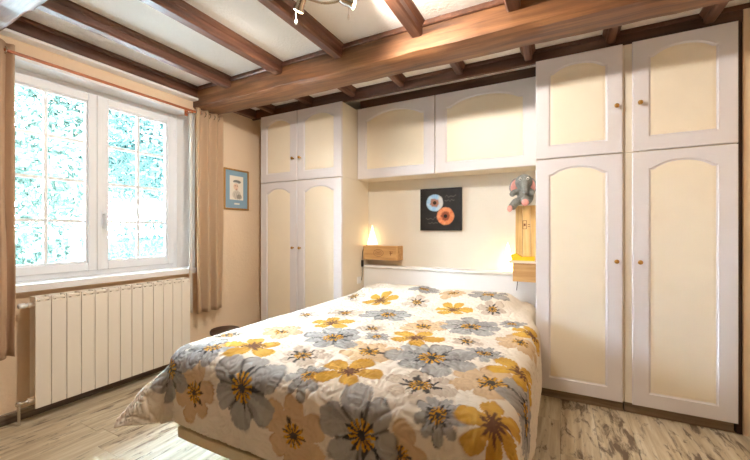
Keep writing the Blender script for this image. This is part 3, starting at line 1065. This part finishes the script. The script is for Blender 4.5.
tag(quilt, 'quilted cream bedspread printed with grey, mustard and tan flowers', 'quilt')
sol = quilt.modifiers.new('thickness', 'SOLIDIFY'); sol.thickness = 0.008; sol.offset = -1


# ================================================================== prints on flat things
def print_grid(name, w, h_, nx_, ny_, fn, mat, parent, origin, ax, az):
    """flat printed sheet: origin = lower left corner, ax / az unit vectors"""
    s, t = np.meshgrid(np.linspace(0, 1, nx_), np.linspace(0, 1, ny_))
    col = fn(s, t)
    o = np.array(origin); a = np.array(ax); z = np.array(az)
    pts = o + s[..., None] * w * a + t[..., None] * h_ * z
    idx = np.arange(nx_ * ny_).reshape(ny_, nx_)
    q = np.stack([idx[:-1, :-1], idx[:-1, 1:], idx[1:, 1:], idx[1:, :-1]], -1).reshape(-1, 4)
    me = bpy.data.meshes.new(name)
    me.from_pydata(pts.reshape(-1, 3).tolist(), [], q.tolist())
    ca2 = me.color_attributes.new('print', 'FLOAT_COLOR', 'POINT')
    ca2.data.foreach_set('color', np.concatenate([np.clip(col, 0, 1).reshape(-1, 3), np.ones((nx_ * ny_, 1))], 1).reshape(-1).astype(np.float32))
    me.materials.append(mat)
    return link(name, me, parent)


def mixc(c, m, col):
    return c * (1 - m[..., None]) + np.array(col) * m[..., None]


# canvas with two irises
PXa, PXb, PZa, PZb = -1.228, -0.818, 1.205, 1.612


def iris_fn(s, t):
    c = np.ones(s.shape + (3,)) * np.array(lin((34, 29, 26)))
    c *= (1 + 0.25 * vnoise(s * 9, t * 9, 3))[..., None]
    for (cx, cy, R, cols, seed) in ((0.36, 0.66, 0.215, ((128, 176, 214), (206, 224, 232), (150, 84, 40)), 1),
                                    (0.625, 0.335, 0.22, ((206, 112, 66), (240, 176, 128), (120, 50, 26)), 2)):
        x = s - cx; y = t - cy
        r = np.hypot(x, y) / R; a = np.arctan2(y, x)
        st = vnoise(np.cos(a) * 3 + 9 + r, np.sin(a) * 3 + 9, seed) + 0.6 * vnoise(np.cos(a) * 22 + 9, np.sin(a) * 22 + r * 3, seed + 4)
        col = np.ones(s.shape + (3,)) * np.array(lin(cols[0]))
        col = mixc(col, np.clip(0.28 + 0.35 * st, 0, 1), lin(cols[1]))
        col = mixc(col, np.clip((0.56 + 0.12 * st - r) / 0.15, 0, 1) * 0.9, lin(cols[2]))
        if seed == 1:
            col = mixc(col, np.clip((x / R - 0.35 + 0.2 * st) * 3, 0, 1) * 0.55, lin((226, 200, 170)))
        col = mixc(col, np.clip((r - 0.86) / 0.14, 0, 1) * 0.6, lin((60, 40, 34)))
        col = mixc(col, np.clip((0.23 - r) / 0.05, 0, 1), lin((14, 11, 10)))
        m = np.clip((1.0 + 0.04 * st - r) / 0.05, 0, 1)
        c = c * (1 - m[..., None]) + col * m[..., None]
    # faint handwriting: looping strokes
    for (x0, x1, y0, amp, f, sl) in ((0.62, 0.88, 0.80, 0.03, 60, 0.02), (0.60, 0.84, 0.70, 0.022, 75, 0.05), (0.14, 0.42, 0.27, 0.035, 55, 0.05), (0.20, 0.44, 0.17, 0.02, 70, 0.03)):
        yy = y0 + amp * np.sin(s * f) * (0.6 + 0.4 * np.sin(s * f * 0.37)) + (s - x0) * sl
        m = np.exp(-((t - yy) / 0.008) ** 2) * (s > x0) * (s < x1)
        c = mixc(c, m * 0.55, lin((120, 108, 98)))
    return c


pc = empty('canvas_picture', ((PXa + PXb) / 2, YB, PZa), 'square black canvas with a blue and an orange iris above the bed', 'picture')
MB().box(PXa, PXb, YB - 0.028, YB - 0.001, PZa, PZb, 0.002).build('canvas', M['black'], pc)
print_grid('iris_print', PXb - PXa - 0.006, PZb - PZa - 0.006, 150, 150, iris_fn, M['print'], pc, (PXa + 0.003, YB - 0.0288, PZa + 0.003), (1, 0, 0), (0, 0, 1))

# portrait on the left wall
QY0, QY1, QZ0, QZ1 = 2.465, 2.785, 1.425, 1.85
pf = empty('framed_portrait', (XL, (QY0 + QY1) / 2, QZ0), 'small portrait sketch in gold frame with blue mount on the left wall', 'picture')
f = 0.016
fr = MB()
fr.box(XL + 0.001, XL + 0.02, QY0, QY0 + f, QZ0, QZ1, 0.003)
fr.box(XL + 0.001, XL + 0.02, QY1 - f, QY1, QZ0, QZ1, 0.003)
fr.box(XL + 0.001, XL + 0.02, QY0 + f, QY1 - f, QZ0, QZ0 + f, 0.003)
fr.box(XL + 0.001, XL + 0.02, QY0 + f, QY1 - f, QZ1 - f, QZ1, 0.003)
fr.build('frame', M['gold'], pf)
MB().box(XL + 0.001, XL + 0.008, QY0 + f - 0.002, QY1 - f + 0.002, QZ0 + f - 0.002, QZ1 - f + 0.002).build('backing', M['white'], pf)


def portrait_fn(s, t):
    c = np.ones(s.shape + (3,)) * np.array(lin((142, 174, 196)))
    pm = ((s > 0.2) & (s < 0.8) & (t > 0.22) & (t < 0.86)).astype(float)
    c = mixc(c, pm, lin((240, 234, 222)))
    e = lambda cx, cy, rx, ry: np.clip((1 - np.hypot((s - cx) / rx, (t - cy) / ry)) / 0.15, 0, 1)
    c = mixc(c, e(0.5, 0.36, 0.20, 0.13) * 0.35 * pm, lin((150, 140, 128)))
    c = mixc(c, e(0.62, 0.31, 0.13, 0.07) * 0.6 * pm, lin((120, 118, 112)))
    c = mixc(c, e(0.47, 0.58, 0.115, 0.10) * 0.7 * pm, lin((226, 190, 164)))
    c = mixc(c, e(0.50, 0.50, 0.05, 0.03) * 0.5 * pm, lin((150, 100, 84)))
    c = mixc(c, e(0.44, 0.60, 0.03, 0.014) * 0.7 * pm, lin((90, 70, 62)))
    c = mixc(c, e(0.53, 0.60, 0.03, 0.014) * 0.7 * pm, lin((90, 70, 62)))
    c = mixc(c, e(0.52, 0.71, 0.19, 0.05) * 0.85 * pm, lin((90, 100, 104)))
    c = mixc(c, e(0.46, 0.675, 0.14, 0.018) * 0.8 * pm, lin((238, 236, 230)))
    c = mixc(c, (np.sin(s * 70 + t * 30) > 0.75) * e(0.56, 0.34, 0.22, 0.12) * 0.4 * pm, lin((90, 84, 78)))
    c = mixc(c, ((s > 0.40) & (s < 0.64) & (t > 0.10) & (t < 0.135)).astype(float), lin((236, 230, 216)))
    return c


print_grid('portrait_print', QY1 - QY0 - 2 * f, QZ1 - QZ0 - 2 * f, 90, 120, portrait_fn, M['paper'], pf, (XL + 0.0086, QY0 + f, QZ0 + f), (0, 1, 0), (0, 0, 1))

# ================================================================== radiator
RXF = -2.905
ra = empty('radiator', (RXF - 0.05, 1.49, 0.0), 'cream ribbed panel radiator under the window', 'radiator')
SW, RN, RY0, RZ0, RZ1 = 0.0805, 13, 0.965, 0.085, 0.785
sec = MB()
sec.box(RXF - 0.010, RXF, 0.0015, SW - 0.0015, RZ0, RZ1 - 0.030, 0.003, 2)                # front blade
sec.box(RXF - 0.085, RXF - 0.010, SW / 2 - 0.012, SW / 2 + 0.012, RZ0 + 0.02, RZ1 - 0.02)   # water way fin
sec.box(RXF - 0.090, RXF - 0.084, 0.004, SW - 0.004, RZ0 + 0.02, RZ1 - 0.02)                # rear blade
sec.box(RXF - 0.085, RXF - 0.002, 0.002, 0.010, RZ1 - 0.034, RZ1, 0.002)                    # top cheeks and slats
sec.box(RXF - 0.085, RXF - 0.002, SW - 0.010, SW - 0.002, RZ1 - 0.034, RZ1, 0.002)
sec.box(RXF - 0.085, RXF - 0.070, 0.010, SW - 0.010, RZ1 - 0.030, RZ1, 0.002)
sec.box(RXF - 0.024, RXF - 0.004, 0.010, SW - 0.010, RZ1 - 0.024, RZ1 - 0.006, 0.003)
so = sec.build('section', M['radiator'], ra)
so.location.y = RY0
for k in range(1, RN):
    c2 = so.copy(); COL.objects.link(c2); c2.location.y = RY0 + k * SW
for zz in (RZ0 + 0.05, RZ1 - 0.05):
    MB().cyl((RXF - 0.045, RY0 - 0.02, zz), (RXF - 0.045, RY0 + RN * SW + 0.012, zz), 0.017, seg=14).build('header_pipe', M['radiator'], ra, smooth=True, angle=40)
v = MB()
v.cyl((RXF - 0.045, RY0 - 0.02, RZ1 - 0.05), (RXF - 0.045, RY0 - 0.034, RZ1 - 0.05), 0.012, seg=12)
v.lathe([(0.012, 0), (0.017, 0.003), (0.018, 0.01), (0.018, 0.028), (0.014, 0.034), (0.004, 0.036)], (RXF - 0.045, RY0 - 0.030, RZ1 - 0.05), (0, -1, 0), 16)
v.build('valve', M['white'], ra, smooth=True, angle=40)
v = MB()
v.tube([(RXF - 0.045, RY0 - 0.02, RZ0 + 0.05), (RXF - 0.045, RY0 - 0.05, RZ0 + 0.05), (RXF - 0.05, RY0 - 0.06, RZ0 + 0.035), (RXF - 0.05, RY0 - 0.06, 0.0)], 0.009)
v.lathe([(0.016, 0), (0.017, 0.012), (0.012, 0.02), (0.003, 0.022)], (RXF - 0.045, RY0 - 0.055, RZ0 + 0.05), (0, -1, 0), 14)
v.build('supply_pipe', M['chrome'], ra, smooth=True, angle=40)
for yy in (RY0 + 0.2, RY0 + 0.85):
    MB().box(XL + 0.001, RXF - 0.088, yy - 0.012, yy + 0.012, RZ1 - 0.09, RZ1 - 0.04, 0.002).build('wall_bracket', M['radiator'], ra)
# ================================================================== curtain pole and curtains
RODX, RODZ = -2.945, 2.285
cp = empty('curtain_pole', (RODX, 1.4, RODZ), 'thin reddish wooden curtain pole over the window', 'curtain pole')
MB().cyl((RODX, 0.45, RODZ), (RODX, 2.115, RODZ), 0.0105, seg=14).build('pole', M['rod'], cp, smooth=True, angle=40)
for yy, s in ((2.115, 1), (0.45, -1)):
    MB().lathe([(0.0105, 0), (0.015, 0.004), (0.02, 0.014), (0.019, 0.026), (0.010, 0.036), (0.001, 0.038)], (RODX, yy, RODZ), (0, s, 0), 16).build('finial', M['rod'], cp, smooth=True)
for yy in (0.56, 2.06):
    m = MB()
    m.box(XL, XL + 0.01, yy - 0.015, yy + 0.015, RODZ - 0.03, RODZ + 0.03, 0.002)
    m.cyl((XL + 0.008, yy, RODZ - 0.005), (RODX, yy, RODZ - 0.014), 0.006, seg=10)
    m.build('bracket', M['rod'], cp)


def curtain(name, y0, y1, folds, zb, zt, mat, label, seed, amp=0.035, flare=0.0):
    r = random.Random(seed)
    n, nz = folds * 14, 40
    bm = bmesh.new()
    rows_ = []
    ph = [r.uniform(-0.5, 0.5) for _ in range(folds + 2)]
    for j in range(nz + 1):
        t = j / nz                       # 0 top
        z = zt + (zb - zt) * t
        row = []
        for i in range(n + 1):
            s = i / n
            wv = math.sin(s * folds * 2 * PI + 0.5 * math.sin(t * 2.2 + ph[int(s * folds)] * 3))
            wv = math.copysign(abs(wv) ** 0.8, wv)
            nzv = mnoise.noise(Vector((s * 5, t * 2.5, seed)))
            a = amp * (0.75 + 0.45 * t)
            yy = y0 + (y1 - y0) * s + (s - 0.5) * flare * t + 0.010 * nzv + 0.012 * math.cos(s * folds * 4 * PI) * 0.4
            xx = RODX + a * wv + 0.012 * nzv * t
            zz = z + (0.008 * mnoise.noise(Vector((s * 9, 3.3, seed))) if j == nz else 0)
            row.append(bm.verts.new((xx, yy, zz)))
        rows_.append(row)
    for j in range(nz):
        for i in range(n):
            bm.faces.new((rows_[j][i], rows_[j][i + 1], rows_[j + 1][i + 1], rows_[j + 1][i]))
    t_ = empty(name, (RODX, (y0 + y1) / 2, zb), label, 'curtain', 'beige curtains at the window')
    m = MB(); m.bm.free(); m.bm = bm
    o = m.build('cloth', mat, t_, smooth=True)
    sd = o.modifiers.new('thickness', 'SOLIDIFY'); sd.thickness = 0.003
    # metal eyelets on the pole, one where each fold crosses it
    for k in range(folds * 2):
        yy = y0 + (y1 - y0) * (k / (folds * 2.0)) + 0.001
        b2 = MB()
        pts = [(RODX + 0.021 * math.cos(a) , yy + 0.002 * math.sin(a), RODZ + 0.021 * math.sin(a)) for a in [2 * PI * q / 20 for q in range(21)]]
        b2.tube(pts, 0.004, 6)
        b2.build('eyelet', M['chrome'], t_, smooth=True)
    return t_


curtain('curtain', 2.085, 2.375, 3, 0.445, 2.325, M['curtain'], 'beige eyelet curtain gathered right of the window', 5, 0.034)
curtain('curtain', 0.56, 0.882, 4, 0.44, 2.335, M['curtain_dark'], 'brownish eyelet curtain gathered at the left edge of the photo', 9, 0.030)

# white lining turned out along the window edge of the right curtain
lm = MB(); rows_ = []
for j in range(31):
    t = j / 30
    row = []
    for i in range(9):
        q = i / 8
        row.append(lm.bm.verts.new((RODX - 0.045 + 0.02 * math.sin(q * 5.0 + 0.6 * math.sin(t * 4)), 2.055 + 0.045 * q + 0.012 * mnoise.noise(Vector((t * 3, 2.0, 1.0))), 2.30 + (0.455 - 2.30) * t)))
    rows_.append(row)
for j in range(30):
    for i in range(8):
        lm.bm.faces.new((rows_[j][i], rows_[j][i + 1], rows_[j + 1][i + 1], rows_[j + 1][i]))
lo_ = lm.build('lining', M['lining'], bpy.data.objects['curtain'], smooth=True)
sd = lo_.modifiers.new('thickness', 'SOLIDIFY'); sd.thickness = 0.002

# ================================================================== bedside things
def crate_stamp(parent, cx, cz, y, w, h_):
    m = MB()
    pts = [(cx + w * math.cos(a), y, cz + h_ * math.sin(a)) for a in [2 * PI * q / 28 for q in range(29)]]
    m.tube(pts, 0.0022, 5)
    pts = [(cx + w * 0.62 * math.cos(a), y, cz + h_ * 0.55 * math.sin(a)) for a in [2 * PI * q / 24 for q in range(25)]]
    m.tube(pts, 0.0016, 5)
    m.box(cx - w * 0.4, cx + w * 0.4, y - 0.0008, y + 0.0008, cz - 0.003, cz + 0.003)
    return m.build('stamp', M['stamp'], parent)


# left: wine crate shelf on the wall
BXa, BXb, BYa, BZa, BZb = -1.818, -1.425, 3.20, 0.905, 1.047
cr = empty('crate_shelf', ((BXa + BXb) / 2, YB - 0.06, BZa), 'long wooden wine crate fixed to the wall left of the canvas', 'crate')
MB().box(BXa + 0.012, BXb - 0.018, BYa, BYa + 0.012, BZa, BZb, 0.001).build('front_board', M['pine_x'], cr)
MB().box(BXa, BXa + 0.012, BYa, YB - 0.002, BZa, BZb, 0.001).build('end_board', M['pine_x'], cr)
MB().box(BXb - 0.018, BXb, BYa, YB - 0.002, BZa, BZb, 0.001).build('end_board', M['pine_x'], cr)
MB().box(BXa + 0.012, BXb - 0.018, BYa + 0.012, YB - 0.002, BZa, BZa + 0.01).build('bottom_board', M['pine_x'], cr)
MB().box(BXa + 0.012, BXb - 0.018, YB - 0.012, YB - 0.002, BZa + 0.01, BZb - 0.012).build('back_board', M['pine_x'], cr)
MB().box(BXa + 0.012, BXb - 0.018, BYa + 0.012, YB - 0.002, BZb - 0.012, BZb - 0.001).build('top_board', M['pine_x'], cr)
crate_stamp(cr, -1.64, 0.977, BYa - 0.001, 0.055, 0.036)
st = MB()
st.box(-1.515, -1.485, BYa - 0.0018, BYa, 0.972, 0.978); st.box(-1.508, -1.502, BYa - 0.0018, BYa, 0.955, 0.995); st.box(-1.52, -1.48, BYa - 0.0018, BYa, 0.988, 0.993)
st.build('stamp', M['stamp'], cr)


def cone_lamp(x, y, z, h_, r, label, shade, cable):
    t = empty('cone_lamp', (x, y, z), label, 'lamp', 'glowing cone lamps by the bed')
    MB().lathe([(r * 0.92, 0), (r * 0.98, 0.004), (r * 0.98, 0.010), (r * 0.9, 0.012)], (x, y, z), seg=28).build('lamp_base', M['white'], t, smooth=True, angle=40)
    MB().lathe([(r, 0.011), (r * 0.66, 0.011 + (h_ - 0.011) * 0.36), (r * 0.33, 0.011 + (h_ - 0.011) * 0.70), (r * 0.09, h_ * 0.97), (0.002, h_)], (x, y, z), seg=32).build('shade', shade, t, smooth=True, angle=60)
    MB().tube(cable, 0.0028, 6).build('cable', M['cable'], t, smooth=True)
    return t


cone_lamp(-1.745, 3.265, BZb, 0.215, 0.06, 'glowing cone lamp on the wine crate shelf left of the canvas', M['lamp'],
          [(-1.80, 3.265, BZb + 0.005), (-1.8195, 3.22, BZb - 0.01), (-1.8195, 3.185, 0.98), (-1.8185, 3.18, 0.86), (-1.8185, 3.178, 0.74), (-1.817, 3.16, 0.69)])
sw = MB().box(-1.822, -1.806, 3.160, 3.192, 0.83, 0.90, 0.005, 2)
# inline switch on the lamp cable
sw.build('cable_switch', M['cable'], bpy.data.objects['cone_lamp'])
cone_lamp(-0.405, 3.262, 0.846, 0.25, 0.062, 'glowing cone lamp standing on the headboard ledge under the soft toy', M['lamp_bright'],
          [(-0.35, 3.262, 0.852), (-0.315, 3.21, 0.856), (-0.312, 3.188, 0.85), (-0.318, 3.187, 0.78), (-0.326, 3.185, 0.70)])
# wall socket on the wardrobe side
so_ = empty('wall_socket', (-1.822, 3.12, 0.66), 'small white socket on the wardrobe side beside the pillow', 'socket')
MB().box(-1.8248, -1.815, 3.08, 3.15, 0.665, 0.735, 0.003, 2).build('plate', M['white'], so_)
MB().lathe([(0.022, 0), (0.020, 0.004), (0.006, 0.005)], (-1.815, 3.115, 0.70), (1, 0, 0), 18).build('outlet', M['white'], so_, smooth=True, angle=40)

# right: small crate fixed to the wardrobe side, with a taller crate on it
c1x0, c1x1 = -0.335, -0.1585
lo = empty('small_crate', (-0.245, 3.09, 0.80), 'small pine box with pale top fixed to the wardrobe side', 'crate')
LY0, LY1, LZ0, LZ1 = 2.995, 3.19, 0.80, 0.945
MB().box(c1x0, c1x1, LY0, LY0 + 0.012, LZ0, LZ1, 0.001).build('front_board', M['pine_x'], lo)
MB().box(c1x0, c1x0 + 0.012, LY0 + 0.012, LY1, LZ0, LZ1, 0.001).build('end_board', M['pine_z'], lo)
MB().box(c1x1 - 0.012, c1x1, LY0 + 0.012, LY1, LZ0, LZ1, 0.001).build('end_board', M['pine_z'], lo)
MB().box(c1x0 + 0.012, c1x1 - 0.012, LY0 + 0.012, LY1, LZ0, LZ0 + 0.01).build('bottom_board', M['pine_x'], lo)
MB().box(c1x0 + 0.012, c1x1 - 0.012, LY1 - 0.012, LY1, LZ0 + 0.01, LZ1).build('back_board', M['pine_x'], lo)
MB().box(c1x0 - 0.028, c1x1, LY0 - 0.012, LY1, LZ1, LZ1 + 0.018, 0.003).build('top_slab', M['slab'], lo)
TZ0, TZ1, TY0, TY1 = LZ1 + 0.018, 1.405, 3.085, 3.19
up = empty('tall_crate', (-0.24, 3.14, TZ0), 'upright pine crate carrying the soft toy', 'crate')
nb = 3
bwid = (c1x1 - c1x0 - 0.010) / nb
for k in range(nb):
    xa = c1x0 + 0.010 + k * bwid
    MB().box(xa + 0.001, xa + bwid - 0.001, TY0, TY0 + 0.014, TZ0, TZ1, 0.0015).build('board', M['pine_z'], up)
MB().box(c1x0 + 0.010, c1x0 + 0.022, TY0 + 0.014, TY1, TZ0, TZ1, 0.0015).build('side_board', M['pine_z'], up)
MB().box(c1x1 - 0.012, c1x1, TY0 + 0.014, TY1, TZ0, TZ1, 0.0015).build('side_board', M['pine_z'], up)
MB().box(c1x0 + 0.022, c1x1 - 0.012, TY0 + 0.014, TY1, TZ1 - 0.012, TZ1, 0.001).build('top_board', M['pine_x'], up)
st = MB()
for (xa, xb, za, zb) in ((-0.27, -0.266, 1.215, 1.285), (-0.244, -0.24, 1.215, 1.285), (-0.27, -0.24, 1.281, 1.285), (-0.27, -0.24, 1.215, 1.219), (-0.262, -0.248, 1.24, 1.26), (-0.232, -0.214, 1.25, 1.254), (-0.232, -0.214, 1.235, 1.239)):
    st.box(xa, xb, TY0 - 0.0016, TY0, za, zb)
st.build('stamp', M['stamp'], up)
# folded yellow paper on the slab
yp = MB()
yp.poly_prism([(-0.345, 0.0), (-0.18, 0.0), (-0.18, 0.035), (-0.27, 0.03), (-0.315, 0.058), (-0.355, 0.042)],
              lambda a, b_, d: (a, d, TZ0 + b_), 3.03, 3.07)
tag(yp.build('folded_paper', M['yellow']), 'bright yellow folded paper on the pale shelf in front of the pine crate', 'paper')

# ------------------------------------------------------------------ soft toy: plain grey elephant
ex, ey, ez = -0.27, 3.085, 1.405
toy = empty('soft_toy', (ex, ey, ez), 'grey plush elephant with pink ears and feet on the pine crate', 'soft toy')
bd = MB()
bd.ell((ex + 0.02, ey, ez + 0.075), (0.062, 0.056, 0.075), 20)                    # trunk of the body
bd.ell((ex + 0.010, ey - 0.015, ez + 0.188), (0.066, 0.060, 0.064), 20)           # head
bd.tube([(ex + 0.015, ey - 0.055, ez + 0.178), (ex + 0.022, ey - 0.090, ez + 0.155), (ex + 0.026, ey - 0.100, ez + 0.115), (ex + 0.034, ey - 0.112, ez + 0.085)], [0.034, 0.028, 0.022, 0.017], 12)
bd.tube([(ex - 0.01, ey - 0.01, ez + 0.045), (ex - 0.045, ey - 0.065, ez + 0.024), (ex - 0.072, ey - 0.10, ez - 0.018)], [0.034, 0.033, 0.030], 12)   # leg left
bd.tube([(ex + 0.03, ey - 0.01, ez + 0.045), (ex + 0.03, ey - 0.07, ez + 0.035), (ex + 0.03, ey - 0.115, ez + 0.018)], [0.034, 0.033, 0.031], 12)  # leg right
bd.tube([(ex - 0.02, ey - 0.01, ez + 0.115), (ex - 0.06, ey - 0.045, ez + 0.105), (ex - 0.075, ey - 0.075, ez + 0.085)], [0.026, 0.025, 0.022], 12)  # arm
bd.tube([(ex + 0.05, ey - 0.01, ez + 0.115), (ex + 0.072, ey - 0.045, ez + 0.10), (ex + 0.072, ey - 0.075, ez + 0.09)], [0.026, 0.024, 0.020], 12)
body = bd.build('body', M['plush'], toy, smooth=True)
rm = body.modifiers.new('skin', 'REMESH'); rm.mode = 'VOXEL'; rm.voxel_size = 0.0045; rm.use_smooth_shade = True
smo = body.modifiers.new('soft', 'SMOOTH'); smo.iterations = 4
for s, cxe, czr in ((-1, ex - 0.060, 0.35), (1, ex + 0.066, -0.35)):
    rot = Matrix.Rotation(czr, 3, 'Y') @ Matrix.Rotation(-0.45 * s, 3, 'Z')
    e = MB().ell((cxe, ey + 0.0, ez + 0.165), (0.042, 0.012, 0.062), 20, rot).build('ear', M['plush'], toy, smooth=True)
    off = rot @ Vector((0, -0.007, 0))
    MB().ell((cxe + off.x, ey + off.y, ez + 0.165 + off.z), (0.034, 0.010, 0.053), 18, rot).build('ear_lining', M['pink'], e, smooth=True)
MB().ell((ex - 0.084, ey - 0.120, ez - 0.028), (0.025, 0.015, 0.026), 16, Matrix.Rotation(-0.7, 3, 'Z')).build('foot_pad', M['pink'], toy, smooth=True)
MB().ell((ex + 0.03, ey - 0.138, ez + 0.014), (0.027, 0.013, 0.027), 16).build('foot_pad', M['pink'], toy, smooth=True)
for dx in (-0.022, 0.034):
    w_ = MB().ell((ex + 0.010 + dx, ey - 0.068, ez + 0.208), (0.010, 0.006, 0.012), 12).build('eye', M['eyewhite'], toy, smooth=True)
    MB().ell((ex + 0.010 + dx * 1.02, ey - 0.073, ez + 0.206), (0.005, 0.004, 0.006), 10).build('pupil', M['eye'], w_, smooth=True)

# ------------------------------------------------------------------ stool by the window wall
sx, sy = -2.70, 2.21
stl = empty('round_stool', (sx, sy, 0), 'low dark round wooden stool behind the bed under the curtain', 'stool')
MB().lathe([(0.110, 0.268), (0.124, 0.272), (0.128, 0.285), (0.128, 0.300), (0.122, 0.308), (0.100, 0.310), (0.02, 0.309)], (sx, sy, 0), seg=36).build('seat', M['stool'], stl, smooth=True, angle=40)
for k in range(3):
    a = 2 * PI * k / 3 + 0.4
    MB().cyl((sx + 0.115 * math.cos(a), sy + 0.115 * math.sin(a), 0), (sx + 0.075 * math.cos(a), sy + 0.075 * math.sin(a), 0.272), 0.013, 0.017, 12).build('leg', M['stool'], stl, smooth=True, angle=40)

# ================================================================== ceiling spotlight
SX, SY = -0.98, 1.28
spot = empty('ceiling_spotlight', (SX, SY, ZC), 'curved nickel ceiling light with glowing spot heads and crystal drops', 'ceiling light')
MB().lathe([(0.06, 0.0), (0.06, -0.012), (0.045, -0.028), (0.012, -0.034)], (SX, SY, ZC), seg=28).build('canopy', M['chrome'], spot, smooth=True, angle=40)
heads = [((-1.224, 1.50, 2.458), (-0.55, 0.12, -0.80)), ((-1.05, 1.61, 2.455), (0.70, 0.42, -0.30)), ((-0.815, 1.45, 2.458), (0.60, 0.70, -0.18))]
ctrl = [Vector(p) for p in ((-1.295, 1.37, 2.458), (-1.224, 1.50, 2.458), (-1.153, 1.59, 2.455), (-1.05, 1.61, 2.455), (-0.94, 1.56, 2.458), (-0.815, 1.45, 2.458), (-0.755, 1.33, 2.458))]
arc = []
for i in range(1, len(ctrl) - 2):
    for k in range(8):
        t = k / 8
        p0, p1, p2, p3 = ctrl[i - 1:i + 3]
        arc.append(0.5 * ((2 * p1) + (p2 - p0) * t + (2 * p0 - 5 * p1 + 4 * p2 - p3) * t * t + (3 * p1 - p0 - 3 * p2 + p3) * t ** 3))
arc.append(ctrl[-2])
MB().tube(arc, 0.007, 10).build('arc_bar', M['chrome'], spot, smooth=True)
MB().tube([(SX, SY, ZC - 0.03), (SX, SY + 0.02, 2.485), (-1.0, 1.46, 2.47), (-1.0, 1.595, 2.458)], 0.006, 10).build('stem', M['chrome'], spot, smooth=True)
for hi, (p, d) in enumerate(heads):
    p = Vector(p); d = Vector(d).normalized()
    hd = MB().lathe([(0.010, -0.012), (0.018, -0.006), (0.022, 0.010), (0.024, 0.050), (0.029, 0.066), (0.030, 0.072), (0.026, 0.072)], p, d, 20).build('spot_head', M['chrome'], spot, smooth=True, angle=50)
    MB().lathe([(0.026, 0.071), (0.026, 0.074), (0.012, 0.078), (0.001, 0.079)], p, d, 20).build('lens', M['bulb'], hd, smooth=True)
    q = p + d * 0.06
    MB().cyl((q.x - 0.022, q.y, q.z - 0.01), (q.x - 0.022, q.y, q.z - 0.05), 0.0008, seg=6).build('drop_wire', M['chrome'], hd)
    MB().lathe([(0.001, 0), (0.006, -0.012), (0.008, -0.024), (0.005, -0.032), (0.001, -0.035)], (q.x - 0.022, q.y, q.z - 0.048), (0, 0, 1), 8).build('crystal_drop', M['crystal'], hd)
    L = bpy.data.lights.new('spot_bulb', 'SPOT')
    L.energy = SPOT_POWER[hi]
    L.spot_size = math.radians(155)
    L.spot_blend = 0.7
    L.color = (1.0, 0.92, 0.82)
    L.shadow_soft_size = 0.025
    lo_ = bpy.data.objects.new('spot_bulb', L)
    COL.objects.link(lo_)
    lo_.location = p + d * 0.088
    lo_.rotation_euler = Vector((0, 0, -1)).rotation_difference(d).to_euler()
    lo_.parent = hd
    lo_.matrix_parent_inverse = Matrix.Translation(-parent_loc(hd))
